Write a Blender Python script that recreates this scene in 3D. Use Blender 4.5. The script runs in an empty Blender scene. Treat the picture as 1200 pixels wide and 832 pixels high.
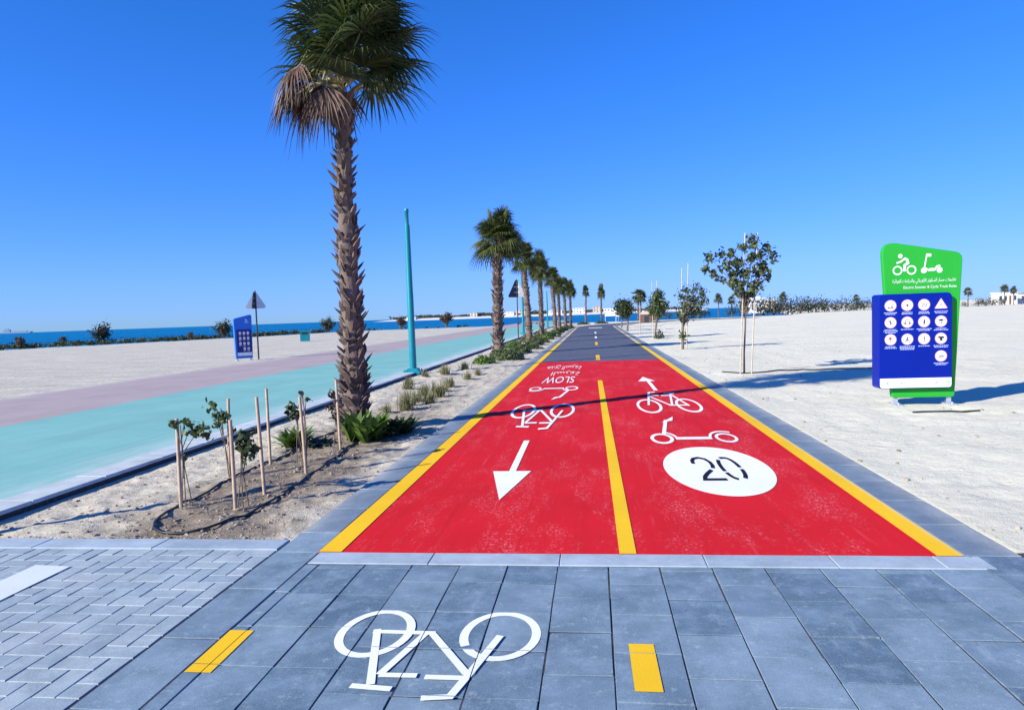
import bpy, bmesh, math, random
from mathutils import Vector, Matrix, noise, Quaternion
random.seed(7)
R = math.radians
scene = bpy.context.scene
COL = scene.collection

# ---------------------------------------------------------------- camera, sky, sun, exposure
cam_d = bpy.data.cameras.new('camera')
cam_d.sensor_width = 36.0
cam_d.lens = 24.0
cam_d.clip_start = 0.05
cam_d.clip_end = 40000
cam = bpy.data.objects.new('camera', cam_d)
COL.objects.link(cam)
cam.matrix_world = Matrix(((0.99235574, 0.0279562, 0.1202021, 0.0),
                           (0.11830779, 0.06167069, -0.99106003, 0.0),
                           (-0.03511921, 0.99770495, 0.05789183, 1.5),
                           (0, 0, 0, 1)))
scene.camera = cam

SUN_EL = R(27.0)
TO_SUN = Vector((-0.785, -0.62, 0)).normalized() * math.cos(SUN_EL) + Vector((0, 0, math.sin(SUN_EL)))
world = bpy.data.worlds.new('World')
scene.world = world
world.use_nodes = True
wn, wl = world.node_tree.nodes, world.node_tree.links
wn.clear()
sky = wn.new('ShaderNodeTexSky')
sky.sky_type = 'NISHITA'
sky.sun_disc = False
sky.sun_elevation = SUN_EL
sky.sun_rotation = math.atan2(TO_SUN.x, TO_SUN.y)
sky.altitude = 0
sky.air_density = 1.0
sky.dust_density = 0.0
sky.ozone_density = 4.0
hsv = wn.new('ShaderNodeHueSaturation')
hsv.inputs['Saturation'].default_value = 1.25
hsv.inputs['Value'].default_value = 1.0
bg = wn.new('ShaderNodeBackground')
bg.inputs['Strength'].default_value = 0.115
wo = wn.new('ShaderNodeOutputWorld')
wl.new(sky.outputs[0], hsv.inputs['Color'])
tint = wn.new('ShaderNodeMix')                              # cool white balance of the clear winter sky
tint.data_type = 'RGBA'; tint.blend_type = 'MULTIPLY'
tint.inputs[0].default_value = 1.0
tint.inputs[7].default_value = (0.47, 0.87, 1.20, 1)
wl.new(hsv.outputs[0], tint.inputs[6])
sep_c = wn.new('ShaderNodeSeparateColor')                   # soft shoulder so the horizon keeps its blue
com_c = wn.new('ShaderNodeCombineColor')
wl.new(tint.outputs[2], sep_c.inputs[0])
for ch, knee in ((0, 0.284), (1, 0.161)):
    m1 = wn.new('ShaderNodeMath'); m1.operation = 'MULTIPLY_ADD'; m1.inputs[1].default_value = knee; m1.inputs[2].default_value = 1.0
    m2 = wn.new('ShaderNodeMath'); m2.operation = 'DIVIDE'
    wl.new(sep_c.outputs[ch], m1.inputs[0]); wl.new(sep_c.outputs[ch], m2.inputs[0]); wl.new(m1.outputs[0], m2.inputs[1])
    wl.new(m2.outputs[0], com_c.inputs[ch])
wl.new(sep_c.outputs[2], com_c.inputs[2])
wl.new(com_c.outputs[0], bg.inputs['Color'])
wl.new(bg.outputs[0], wo.inputs['Surface'])

sun_d = bpy.data.lights.new('sun', 'SUN')
sun_d.energy = 5.0
sun_d.angle = R(0.53)
sun_d.color = (1.0, 0.95, 0.80)
sun = bpy.data.objects.new('sun', sun_d)
COL.objects.link(sun)
sun.rotation_euler = TO_SUN.to_track_quat('Z', 'Y').to_euler()

scene.view_settings.view_transform = 'Standard'
scene.view_settings.look = 'None'
scene.view_settings.exposure = 0.72
scene.view_settings.gamma = 1.0
scene.view_settings.use_curve_mapping = False
scene.render.engine = 'CYCLES'
scene.cycles.max_bounces = 6
scene.cycles.transparent_max_bounces = 8


# ---------------------------------------------------------------- helpers
def tag(o, label=None, cat=None, group=None, kind=None):
    if label: o['label'] = label
    if cat: o['category'] = cat
    if group: o['group'] = group
    if kind: o['kind'] = kind
    return o


def empty(name, loc, rz=0.0, **k):
    o = bpy.data.objects.new(name, None)
    o.empty_display_size = 0.2
    COL.objects.link(o)
    o.location = loc
    o.rotation_euler = (0, 0, rz)
    return tag(o, **k)


def dup(root, loc=None, rz=None, sc=None, label=None, parent=None):
    """copy of a thing with copies of its parts and their sub-parts (mesh data shared)"""
    c = root.copy()
    COL.objects.link(c)
    if parent: c.parent = parent
    if loc is not None: c.location = loc
    if rz is not None: c.rotation_euler = (0, 0, rz)
    if sc is not None: c.scale = sc if hasattr(sc, '__len__') else (sc, sc, sc)
    if label: c['label'] = label
    for ch in list(root.children):
        dup(ch, parent=c)
    return c


class MB:
    def __init__(self):
        self.v = []; self.f = []; self.m = []; self.s = []

    def face(self, pts, mat=0, smooth=False):
        n = len(self.v)
        self.v.extend([tuple(p) for p in pts])
        self.f.append(tuple(range(n, n + len(pts)))); self.m.append(mat); self.s.append(smooth)

    def add(self, verts, faces, mat=0, smooth=False):
        n = len(self.v)
        self.v.extend([tuple(p) for p in verts])
        for f in faces:
            self.f.append(tuple(i + n for i in f)); self.m.append(mat); self.s.append(smooth)

    def box(self, x0, x1, y0, y1, z0, z1, mat=0, M=None):
        vs = [Vector(p) for p in ((x0, y0, z0), (x1, y0, z0), (x1, y1, z0), (x0, y1, z0),
                                  (x0, y0, z1), (x1, y0, z1), (x1, y1, z1), (x0, y1, z1))]
        if M: vs = [M @ p for p in vs]
        self.add(vs, ((0, 3, 2, 1), (4, 5, 6, 7), (0, 1, 5, 4), (1, 2, 6, 5), (2, 3, 7, 6), (3, 0, 4, 7)), mat)

    def slab(self, x0, x1, y0, y1, z0, z1, ch=0.004, tilt=0.0, mat=0, jit=0.0):
        if jit:
            x0 += random.uniform(-jit, jit); x1 += random.uniform(-jit, jit); y0 += random.uniform(-jit, jit); y1 += random.uniform(-jit, jit)
        a = random.uniform(-tilt, tilt); b = random.uniform(-tilt, tilt); c = random.uniform(-tilt, tilt)
        def zz(u, w): return z1 + c + a * u + b * w
        o = [(x0, y0, z0), (x1, y0, z0), (x1, y1, z0), (x0, y1, z0),
             (x0, y0, zz(-1, -1) - ch), (x1, y0, zz(1, -1) - ch), (x1, y1, zz(1, 1) - ch), (x0, y1, zz(-1, 1) - ch),
             (x0 + ch, y0 + ch, zz(-1, -1)), (x1 - ch, y0 + ch, zz(1, -1)), (x1 - ch, y1 - ch, zz(1, 1)), (x0 + ch, y1 - ch, zz(-1, 1))]
        self.add(o, ((0, 1, 5, 4), (1, 2, 6, 5), (2, 3, 7, 6), (3, 0, 4, 7),
                     (4, 5, 9, 8), (5, 6, 10, 9), (6, 7, 11, 10), (7, 4, 8, 11), (8, 9, 10, 11)), mat)

    def tube(self, path, rad, n=8, mat=0, smooth=True, caps=True):
        path = [Vector(p) for p in path]
        if not hasattr(rad, '__len__'): rad = [rad] * len(path)
        rings = []
        prev = None
        for i, p in enumerate(path):
            d = (path[min(i + 1, len(path) - 1)] - path[max(i - 1, 0)])
            d = d.normalized() if d.length > 1e-9 else Vector((0, 0, 1))
            if prev is None:
                a = d.orthogonal().normalized()
            else:
                a = prev - d * prev.dot(d)
                a = a.normalized() if a.length > 1e-6 else d.orthogonal().normalized()
            prev = a
            b = d.cross(a)
            rings.append([p + (a * math.cos(2 * math.pi * k / n) + b * math.sin(2 * math.pi * k / n)) * rad[i] for k in range(n)])
        vs = [q for r in rings for q in r]
        fs = []
        for i in range(len(path) - 1):
            for k in range(n):
                k2 = (k + 1) % n
                fs.append((i * n + k, i * n + k2, (i + 1) * n + k2, (i + 1) * n + k))
        self.add(vs, fs, mat, smooth)
        if caps:
            self.face(list(reversed(rings[0])), mat); self.face(rings[-1], mat)

    def prism(self, poly, y0, y1, mat=0, M=None):
        """polygon in x,z extruded along y"""
        n = len(poly)
        A = [Vector((p[0], y0, p[1])) for p in poly]; B = [Vector((p[0], y1, p[1])) for p in poly]
        if M: A = [M @ p for p in A]; B = [M @ p for p in B]
        self.add(A + B, [tuple(range(n)), tuple(range(2 * n - 1, n - 1, -1))] +
                 [(i, i + n, (i + 1) % n + n, (i + 1) % n) for i in range(n)], mat)

    def build(self, name, mats, parent=None, recalc=False):
        me = bpy.data.meshes.new(name)
        me.from_pydata(self.v, [], self.f)
        if not hasattr(mats, '__len__'): mats = [mats]
        for m in mats: me.materials.append(m)
        me.polygons.foreach_set('material_index', self.m)
        me.polygons.foreach_set('use_smooth', self.s)
        if recalc:
            bm = bmesh.new(); bm.from_mesh(me); bmesh.ops.recalc_face_normals(bm, faces=bm.faces); bm.to_mesh(me); bm.free()
        me.update()
        o = bpy.data.objects.new(name, me)
        COL.objects.link(o)
        if parent: o.parent = parent
        return o


# ---------------------------------------------------------------- materials
class NT:
    def __init__(self, name):
        self.mat = bpy.data.materials.new(name); self.mat.use_nodes = True
        self.t = self.mat.node_tree; self.n = self.t.nodes; self.l = self.t.links
        self.b = self.n['Principled BSDF']; self.out = self.n['Material Output']

    def new(self, typ, **k):
        x = self.n.new(typ)
        for a, v in k.items(): setattr(x, a, v)
        return x

    def put(self, sock, v):
        if hasattr(v, 'is_linked') or hasattr(v, 'links'): self.l.new(v, sock)
        else: sock.default_value = v

    def coord(self, kind='Object', scale=(1, 1, 1)):
        c = self.new('ShaderNodeTexCoord'); m = self.new('ShaderNodeMapping')
        m.inputs['Scale'].default_value = scale
        self.l.new(c.outputs[kind], m.inputs['Vector'])
        return m.outputs[0]

    def world(self, scale=(1, 1, 1)):
        c = self.new('ShaderNodeNewGeometry'); m = self.new('ShaderNodeMapping')
        m.inputs['Scale'].default_value = scale
        self.l.new(c.outputs['Position'], m.inputs['Vector'])
        return m.outputs[0]

    def noise(self, vec, scale, detail=4, rough=0.6):
        x = self.new('ShaderNodeTexNoise')
        x.inputs['Scale'].default_value = scale; x.inputs['Detail'].default_value = detail
        x.inputs['Roughness'].default_value = rough
        self.l.new(vec, x.inputs['Vector'])
        return x.outputs['Fac']

    def ramp(self, fac, stops):
        r = self.new('ShaderNodeValToRGB')
        e = r.color_ramp.elements
        while len(e) < len(stops): e.new(0.5)
        for i, (p, c) in enumerate(stops):
            e[i].position = p
            e[i].color = (c, c, c, 1) if not hasattr(c, '__len__') else (*c, 1)
        self.l.new(fac, r.inputs[0])
        return r.outputs[0]

    def mix(self, fac, a, b, mode='MIX'):
        m = self.new('ShaderNodeMix', data_type='RGBA', blend_type=mode)
        self.put(m.inputs[0], fac)
        for s, v in ((m.inputs[6], a), (m.inputs[7], b)):
            if isinstance(v, tuple): v = (*v, 1) if len(v) == 3 else v
            self.put(s, v)
        return m.outputs[2]

    def math(self, op, a, b=0.0, clamp=False):
        m = self.new('ShaderNodeMath', operation=op, use_clamp=clamp)
        self.put(m.inputs[0], a); self.put(m.inputs[1], b)
        return m.outputs[0]

    def bump(self, h, strength=0.3, dist=0.02):
        b = self.new('ShaderNodeBump')
        b.inputs['Strength'].default_value = strength; b.inputs['Distance'].default_value = dist
        self.l.new(h, b.inputs['Height'])
        self.l.new(b.outputs[0], self.b.inputs['Normal'])

    def set(self, color=None, rough=None, spec=None, metal=None):
        if color is not None: self.put(self.b.inputs['Base Color'], (*color, 1) if isinstance(color, tuple) and len(color) == 3 else color)
        if rough is not None: self.put(self.b.inputs['Roughness'], rough)
        if spec is not None: self.put(self.b.inputs['Specular IOR Level'], spec)
        if metal is not None: self.put(self.b.inputs['Metallic'], metal)
        return self.mat


def simple(name, col, rough=0.6, var=0.12, scale=12.0, spec=0.3, metal=0.0, bump=0.0):
    t = NT(name)
    v = t.coord('Object')
    n = t.noise(v, scale, 5)
    c = t.mix(t.ramp(n, [(0.3, 0.0), (0.7, 1.0)]), tuple(x * (1 - var) for x in col), tuple(min(1, x * (1 + var)) for x in col))
    if bump: t.bump(n, bump, 0.01)
    return t.set(c, rough, spec, metal)


def leaf_mat(name, dark, light, trans=0.25):
    """colour varies from leaf to leaf; some light passes through"""
    t = NT(name)
    g = t.new('ShaderNodeNewGeometry')
    c = t.ramp(g.outputs['Random Per Island'], [(0.0, dark), (0.6, tuple((a + b) / 2 for a, b in zip(dark, light))), (1.0, light)])
    t.set(c, 0.5, 0.35)
    tr = t.new('ShaderNodeBsdfTranslucent')
    t.l.new(c, tr.inputs[0])
    mx = t.new('ShaderNodeMixShader'); mx.inputs[0].default_value = trans
    t.l.new(t.b.outputs[0], mx.inputs[1]); t.l.new(tr.outputs[0], mx.inputs[2])
    t.l.new(mx.outputs[0], t.out.inputs[0])
    return t.mat


def mat_ground():
    t = NT('sand')
    w = t.world()
    sep = t.new('ShaderNodeSeparateXYZ'); t.l.new(w, sep.inputs[0])
    X, Y = sep.outputs[0], sep.outputs[1]
    n1 = t.noise(w, 0.35, 5); n2 = t.noise(w, 9.0, 6, 0.65); n3 = t.noise(w, 90.0, 3, 0.7)
    nst = t.noise(t.world((0.35, 3.0, 1)), 1.2, 4)
    base = t.mix(t.ramp(n1, [(0.3, 0.0), (0.7, 1.0)]), (0.65, 0.62, 0.49), (0.75, 0.72, 0.575))
    base = t.mix(t.math('MULTIPLY', t.ramp(n2, [(0.45, 0.0), (0.75, 1.0)]), 0.35), base, (0.53, 0.495, 0.39))
    base = t.mix(t.math('MULTIPLY', t.ramp(n3, [(0.55, 0.0), (0.8, 1.0)]), 0.35), base, (0.44, 0.405, 0.32))
    # beach left of the promenade is greyer, raked in bands
    beach = t.mix(t.ramp(nst, [(0.35, 0.0), (0.65, 1.0)]), (0.44, 0.41, 0.34), (0.66, 0.63, 0.53))
    beach = t.mix(t.math('MULTIPLY', t.ramp(n3, [(0.5, 0.0), (0.75, 1.0)]), 0.5), beach, (0.30, 0.275, 0.235))
    beach = t.mix(t.math('MULTIPLY', t.ramp(n2, [(0.42, 0.0), (0.62, 1.0)]), 0.45), beach, (0.34, 0.31, 0.26))
    isb = t.math('LESS_THAN', X, -13.0)
    col = t.mix(isb, base, beach)
    # planting strip soil: grey brown, turned over between the drip lines
    soil = t.mix(t.ramp(n2, [(0.35, 0.0), (0.65, 1.0)]), (0.48, 0.425, 0.33), (0.66, 0.61, 0.50))
    soil = t.mix(t.math('MULTIPLY', t.ramp(n3, [(0.45, 0.0), (0.7, 1.0)]), 0.6), soil, (0.30, 0.25, 0.20))
    wob = t.math('MULTIPLY', t.math('SUBTRACT', t.noise(w, 1.6, 3), 0.5), 0.9)
    d = t.math('ABSOLUTE', t.math('ADD', t.math('ADD', X, 3.05), wob))
    bed = t.ramp(d, [(0.42, 1.0), (0.85, 0.0)])
    bed = t.math('MULTIPLY', bed, t.math('GREATER_THAN', Y, 4.5))
    yfade = t.new('ShaderNodeMapRange'); yfade.inputs[1].default_value = 8.0; yfade.inputs[2].default_value = 13.0
    yfade.inputs[3].default_value = 1.0; yfade.inputs[4].default_value = 0.15
    t.l.new(Y, yfade.inputs[0])
    bed = t.math('MULTIPLY', bed, yfade.outputs[0])
    loam = t.mix(t.ramp(n2, [(0.3, 0.0), (0.7, 1.0)]), (0.17, 0.135, 0.10), (0.36, 0.30, 0.235))
    loam = t.mix(t.math('MULTIPLY', t.ramp(n3, [(0.45, 0.0), (0.75, 1.0)]), 0.7), loam, (0.10, 0.078, 0.06))
    soil = t.mix(bed, soil, loam)
    iss = t.math('MULTIPLY', t.math('GREATER_THAN', X, -5.3), t.math('LESS_THAN', X, -1.5))
    col = t.mix(iss, col, soil)
    hb = t.math('ADD', n2, t.math('MULTIPLY', n3, 0.35))
    t.bump(hb, 0.7, 0.035)
    return t.set(col, 0.95, 0.05)


def mat_slab(name, a, b, speck=0.5, stain=(0.55, 0.57, 0.62), stain_amt=0.25):
    t = NT(name)
    g = t.new('ShaderNodeNewGeometry')
    w = t.world()
    base = t.mix(g.outputs['Random Per Island'], a, b)
    n1 = t.noise(w, 2.2, 6, 0.65); n2 = t.noise(w, 160.0, 2, 0.8); n3 = t.noise(t.world((6, 1.2, 1)), 1.7, 6, 0.7)
    n4 = t.noise(w, 16.0, 6, 0.75)
    base = t.mix(t.math('MULTIPLY', t.ramp(n1, [(0.35, 0.0), (0.7, 1.0)]), 0.7), base, tuple(x * 0.66 for x in a))
    n5 = t.noise(w, 5.5, 5, 0.7)
    base = t.mix(t.math('MULTIPLY', t.ramp(n5, [(0.45, 0.0), (0.7, 1.0)]), 0.45), base, tuple(min(1, x * 1.25) for x in b))
    base = t.mix(t.math('MULTIPLY', t.ramp(n4, [(0.56, 0.0), (0.72, 1.0)]), stain_amt), base, stain)
    base = t.mix(t.math('MULTIPLY', t.ramp(n3, [(0.6, 0.0), (0.78, 1.0)]), stain_amt * 0.7), base, stain)
    base = t.mix(t.math('MULTIPLY', t.ramp(n2, [(0.5, 0.0), (0.7, 1.0)]), speck * 0.5), base, tuple(min(1, x * 1.7) for x in b))
    base = t.mix(t.math('MULTIPLY', t.ramp(n2, [(0.3, 1.0), (0.45, 0.0)]), speck * 0.5), base, tuple(x * 0.4 for x in a))
    t.bump(t.math('ADD', n2, n4), 0.25, 0.004)
    return t.set(base, 0.8, 0.25)


def mat_paint(name, col, worn=0.35, under=(0.2, 0.22, 0.26), scuff=(0.75, 0.75, 0.75), scuff_amt=0.0, speck=0.25):
    """road paint: fine grain of the surface below shows through, scuffed in places"""
    t = NT(name)
    w = t.world()
    n1 = t.noise(w, 140.0, 3, 0.75); n2 = t.noise(w, 3.5, 6, 0.75); n3 = t.noise(w, 38.0, 5, 0.7); n0 = t.noise(w, 0.8, 4)
    c = t.mix(t.ramp(n0, [(0.3, 0.0), (0.7, 1.0)]), tuple(x * 0.90 for x in col), tuple(min(1, x * 1.06) for x in col))
    c = t.mix(t.math('MULTIPLY', t.ramp(n1, [(0.5, 0.0), (0.72, 1.0)]), speck), c, tuple(x * 0.55 for x in col))
    wear = t.math('MULTIPLY', t.ramp(n2, [(0.52, 0.0), (0.75, 1.0)]), t.ramp(n3, [(0.5, 0.0), (0.62, 1.0)]))
    c = t.mix(t.math('MULTIPLY', wear, worn), c, under)
    if scuff_amt:
        s1 = t.noise(t.world((1.6, 0.45, 1)), 1.35, 7, 0.8)
        s2 = t.noise(t.world((1.0, 0.6, 1)), 46.0, 5, 0.75)
        s = t.math('MULTIPLY', t.ramp(s1, [(0.49, 0.0), (0.66, 1.0)]), t.ramp(s2, [(0.5, 0.0), (0.64, 1.0)]))
        c = t.mix(t.math('MULTIPLY', s, scuff_amt), c, scuff)
        tyre = t.noise(t.world((6.0, 0.10, 1)), 1.6, 5, 0.7)
        c = t.mix(t.math('MULTIPLY', t.ramp(tyre, [(0.52, 0.0), (0.72, 1.0)]), 0.35), c, tuple(x * 0.6 for x in col))
        st = t.noise(t.world((5.0, 0.35, 1)), 3.0, 4, 0.6)
        c = t.mix(t.math('MULTIPLY', t.ramp(st, [(0.62, 0.0), (0.75, 1.0)]), 0.12), c, scuff)
    t.bump(n1, 0.35, 0.003)
    return t.set(c, 0.85, 0.08)


def mat_sea():
    t = NT('sea_water')
    w = t.world()
    sep = t.new('ShaderNodeSeparateXYZ'); t.l.new(w, sep.inputs[0])
    n = t.noise(t.world((0.02, 0.006, 1)), 1.0, 5)
    n2 = t.noise(t.world((0.9, 0.45, 1)), 1.0, 6, 0.65)
    c = t.mix(t.ramp(n, [(0.35, 0.0), (0.65, 1.0)]), (0.0, 0.13, 0.33), (0.0, 0.17, 0.35))
    t.bump(n2, 1.0, 0.6)
    return t.set(c, 0.45, 0.05)


def mat_trunk():
    t = NT('palm_bark')
    g = t.new('ShaderNodeNewGeometry')
    v = t.coord('Object', (1, 1, 0.35))
    n = t.noise(v, 26.0, 5, 0.7)
    c = t.mix(t.ramp(n, [(0.3, 0.0), (0.7, 1.0)]), (0.045, 0.032, 0.026), (0.135, 0.10, 0.085))
    c = t.mix(t.math('MULTIPLY', t.ramp(g.outputs['Random Per Island'], [(0.0, 0.0), (1.0, 1.0)]), 0.75), c, (0.22, 0.165, 0.14))
    t.bump(n, 0.7, 0.02)
    return t.set(c, 0.9, 0.1)


def drift(name, x_edges, sandc=(0.58, 0.57, 0.52), reach=0.7):
    """let blown sand thin out from the given edges over an existing paint material"""
    m = M[name]
    t = NT.__new__(NT); t.mat = m; t.t = m.node_tree; t.n = t.t.nodes; t.l = t.t.links; t.b = t.n['Principled BSDF']; t.out = t.n['Material Output']
    src = t.b.inputs['Base Color'].links[0].from_socket
    w = t.world(); sep = t.new('ShaderNodeSeparateXYZ'); t.l.new(w, sep.inputs[0])
    n = t.noise(t.world((1, 0.35, 1)), 2.6, 6, 0.7); nf = t.noise(w, 55.0, 4, 0.75)
    c = src
    for x in x_edges:
        d = t.math('ABSOLUTE', t.math('SUBTRACT', sep.outputs[0], x))
        d = t.math('SUBTRACT', 1.0, t.math('DIVIDE', d, reach), True)
        k = t.math('MULTIPLY', t.math('MULTIPLY', d, d), t.ramp(n, [(0.35, 0.15), (0.7, 1.0)]))
        k = t.math('MULTIPLY', k, t.ramp(nf, [(0.3, 0.5), (0.65, 1.0)]))
        c = t.mix(k, c, sandc)
    t.l.new(c, t.b.inputs['Base Color'])


M = {}
M['ground'] = mat_ground()
M['sea'] = mat_sea()
M['slab'] = mat_slab('dark_paving', (0.098, 0.158, 0.222), (0.225, 0.305, 0.375), stain=(0.50, 0.55, 0.58), stain_amt=0.45)
M['border'] = mat_slab('border_paving', (0.125, 0.175, 0.235), (0.175, 0.23, 0.29), stain_amt=0.2)
M['block'] = mat_slab('light_block_paving', (0.26, 0.33, 0.385), (0.38, 0.435, 0.455), speck=0.35, stain=(0.55, 0.57, 0.54), stain_amt=0.3)
M['edging'] = mat_slab('edging_stone', (0.30, 0.37, 0.44), (0.37, 0.44, 0.50), speck=0.3)
M['joint'] = simple('joint_sand_kerb_shade', (0.055, 0.05, 0.055), 0.95, 0.5, 30)  # dark joint sand; also the painted shade on the kerb side
M['red'] = mat_paint('red_surface', (0.60, 0.014, 0.022), 0.15, (0.2, 0.06, 0.06), (0.78, 0.36, 0.38), 0.75, 0.22)
M['yellow'] = mat_paint('yellow_paint', (0.82, 0.49, 0.022), 0.25, (0.4, 0.25, 0.06), speck=0.15)
M['yellow_pale'] = mat_paint('faded_yellow_paint', (0.62, 0.48, 0.25), 0.5, (0.3, 0.3, 0.3), speck=0.2)
M['white'] = mat_paint('white_paint', (0.80, 0.82, 0.83), 0.5, (0.35, 0.38, 0.44), speck=0.12)
M['white_faded'] = mat_paint('faded_white_paint', (0.60, 0.65, 0.68), 0.8, (0.3, 0.35, 0.40), speck=0.25)
M['white_red'] = mat_paint('white_paint_on_red', (0.80, 0.81, 0.82), 0.35, (0.6, 0.25, 0.27), speck=0.12)
M['black'] = mat_paint('black_paint', (0.012, 0.014, 0.03), 0.15, (0.2, 0.2, 0.22), speck=0.2)
M['asphalt'] = mat_paint('dark_asphalt', (0.10, 0.115, 0.16), 0.5, (0.16, 0.17, 0.22), (0.22, 0.23, 0.28), 0.4, 0.4)
M['teal_path'] = mat_paint('turquoise_path', (0.20, 0.435, 0.41), 0.35, (0.25, 0.42, 0.45), (0.30, 0.50, 0.52), 0.5, 0.25)
M['mauve_path'] = mat_paint('mauve_path', (0.39, 0.325, 0.325), 0.35, (0.42, 0.38, 0.42), (0.5, 0.45, 0.5), 0.4, 0.25)
M['kerb'] = mat_slab('pale_kerb', (0.42, 0.48, 0.50), (0.50, 0.55, 0.56), speck=0.3)
drift('teal_path', (-5.25,), (0.55, 0.60, 0.60), 0.9)
drift('mauve_path', (-13.35,), (0.6, 0.56, 0.5), 0.9)
drift('border', (-2.13, 2.43), (0.58, 0.56, 0.5), 0.24)
drift('yellow', (2.113,), (0.6, 0.55, 0.42), 0.05)
M['teal_metal'] = simple('teal_enamel', (0.0, 0.20, 0.25), 0.35, 0.1, 3, 0.5)
M['grey_metal'] = simple('grey_metal', (0.20, 0.22, 0.26), 0.45, 0.12, 8, 0.5, 0.3)
M['dark_metal'] = simple('dark_metal', (0.028, 0.035, 0.06), 0.5, 0.15, 8, 0.4)
M['galv'] = simple('galvanised_steel', (0.55, 0.57, 0.60), 0.4, 0.1, 8, 0.5, 0.6)
M['green_board'] = simple('green_enamel', (0.022, 0.345, 0.035), 0.4, 0.04, 2, 0.2)
M['blue_panel'] = simple('blue_enamel', (0.0, 0.012, 0.25), 0.4, 0.04, 2, 0.2)
M['light_blue'] = simple('light_blue_enamel', (0.02, 0.16, 0.62), 0.35, 0.05, 2, 0.4)
M['navy'] = simple('navy_enamel', (0.006, 0.015, 0.16), 0.35, 0.05, 2, 0.4)
M['sign_white'] = simple('white_vinyl', (0.80, 0.82, 0.84), 0.5, 0.03, 5)
M['caption'] = simple('caption_vinyl', (0.42, 0.52, 0.78), 0.5, 0.05, 5)
M['ring'] = simple('pink_ring', (0.62, 0.34, 0.42), 0.5, 0.05, 5)
M['icon'] = simple('black_vinyl', (0.02, 0.02, 0.022), 0.5, 0.05, 5)
M['icon_red'] = simple('red_vinyl', (0.45, 0.03, 0.04), 0.5, 0.05, 5)
M['logo'] = simple('grey_green_vinyl', (0.25, 0.42, 0.40), 0.5, 0.05, 5)
M['bark'] = mat_trunk()
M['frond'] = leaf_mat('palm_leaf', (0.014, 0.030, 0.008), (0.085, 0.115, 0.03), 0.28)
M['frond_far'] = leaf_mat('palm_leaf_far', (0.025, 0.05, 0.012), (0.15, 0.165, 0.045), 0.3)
M['frond_dry'] = leaf_mat('dry_palm_leaf', (0.04, 0.024, 0.018), (0.19, 0.115, 0.08), 0.15)
M['petiole'] = simple('petiole', (0.30, 0.27, 0.13), 0.5, 0.3, 9)
M['wood'] = simple('pale_stake_wood', (0.44, 0.33, 0.235), 0.8, 0.25, 14)
M['cane'] = simple('pale_cane', (0.47, 0.41, 0.33), 0.7, 0.2, 14)
M['stem'] = simple('grey_stem', (0.16, 0.12, 0.09), 0.9, 0.3, 20)
M['leaf'] = leaf_mat('sapling_leaf', (0.028, 0.055, 0.018), (0.14, 0.175, 0.06), 0.32)
M['leaf_dark'] = leaf_mat('dark_leaf', (0.018, 0.034, 0.012), (0.075, 0.10, 0.032))
M['leaf_bright'] = leaf_mat('bright_leaf', (0.035, 0.085, 0.012), (0.15, 0.24, 0.04), 0.3)
M['leaf_dry'] = leaf_mat('brownish_leaf', (0.06, 0.045, 0.03), (0.14, 0.11, 0.065))
M['leaf_scrub'] = leaf_mat('scrub_leaf', (0.025, 0.035, 0.02), (0.075, 0.075, 0.045))
M['grass'] = leaf_mat('tuft_grass', (0.13, 0.14, 0.05), (0.36, 0.33, 0.17), 0.3)
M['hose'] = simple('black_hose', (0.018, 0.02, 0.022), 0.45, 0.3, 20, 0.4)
M['clod'] = simple('clod', (0.30, 0.25, 0.20), 0.95, 0.5, 9)
M['rock'] = simple('rock', (0.24, 0.20, 0.165), 0.95, 0.4, 2)
M['far_sand'] = simple('far_sand', (0.66, 0.63, 0.60), 0.95, 0.08, 0.05)
M['far_tree'] = leaf_mat('far_tree_leaf', (0.03, 0.045, 0.03), (0.09, 0.10, 0.06))
M['wall_white'] = simple('white_render', (0.74, 0.72, 0.69), 0.8, 0.05, 0.5)
M['wall_tan'] = simple('tan_render', (0.50, 0.44, 0.37), 0.8, 0.06, 0.5)
M['glass'] = simple('window_glass', (0.05, 0.07, 0.09), 0.15, 0.2, 1, 0.6)
M['roof'] = simple('roof_grey', (0.25, 0.24, 0.24), 0.8, 0.1, 1)
M['thatch'] = simple('brown_boards', (0.16, 0.09, 0.06), 0.9, 0.3, 8)
M['ship'] = simple('ship_paint', (0.30, 0.36, 0.46), 0.6, 0.05, 0.1)
M['lamp_dark'] = simple('socket_dark', (0.03, 0.03, 0.03), 0.6)


# ---------------------------------------------------------------- the ground, one sheet
COAST = [(-400, -300), (-120, -60), (-75, 20), (-60, 62), (-49, 82), (-44, 100), (-36, 107), (-20, 110), (-8, 114), (8, 114), (20, 119), (29, 124), (36, 150), (60, 260), (300, 1500)]


def coast_dist(x, y):
    """signed distance to the shoreline, positive on land"""
    best = 1e18; sgn = 1
    for (x0, y0), (x1, y1) in zip(COAST, COAST[1:]):
        dx, dy = x1 - x0, y1 - y0
        t = max(0, min(1, ((x - x0) * dx + (y - y0) * dy) / (dx * dx + dy * dy)))
        qx, qy = x0 + t * dx - x, y0 + t * dy - y
        d = qx * qx + qy * qy
        if d < best:
            best = d
            sgn = -1 if (dx * (y - y0) - dy * (x - x0)) > 0 else 1
    return sgn * math.sqrt(best)


def sstep(a, b, x):
    t = max(0, min(1, (x - a) / (b - a)))
    return t * t * (3 - 2 * t)


def track_cx(y):
    return 0.145


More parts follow.
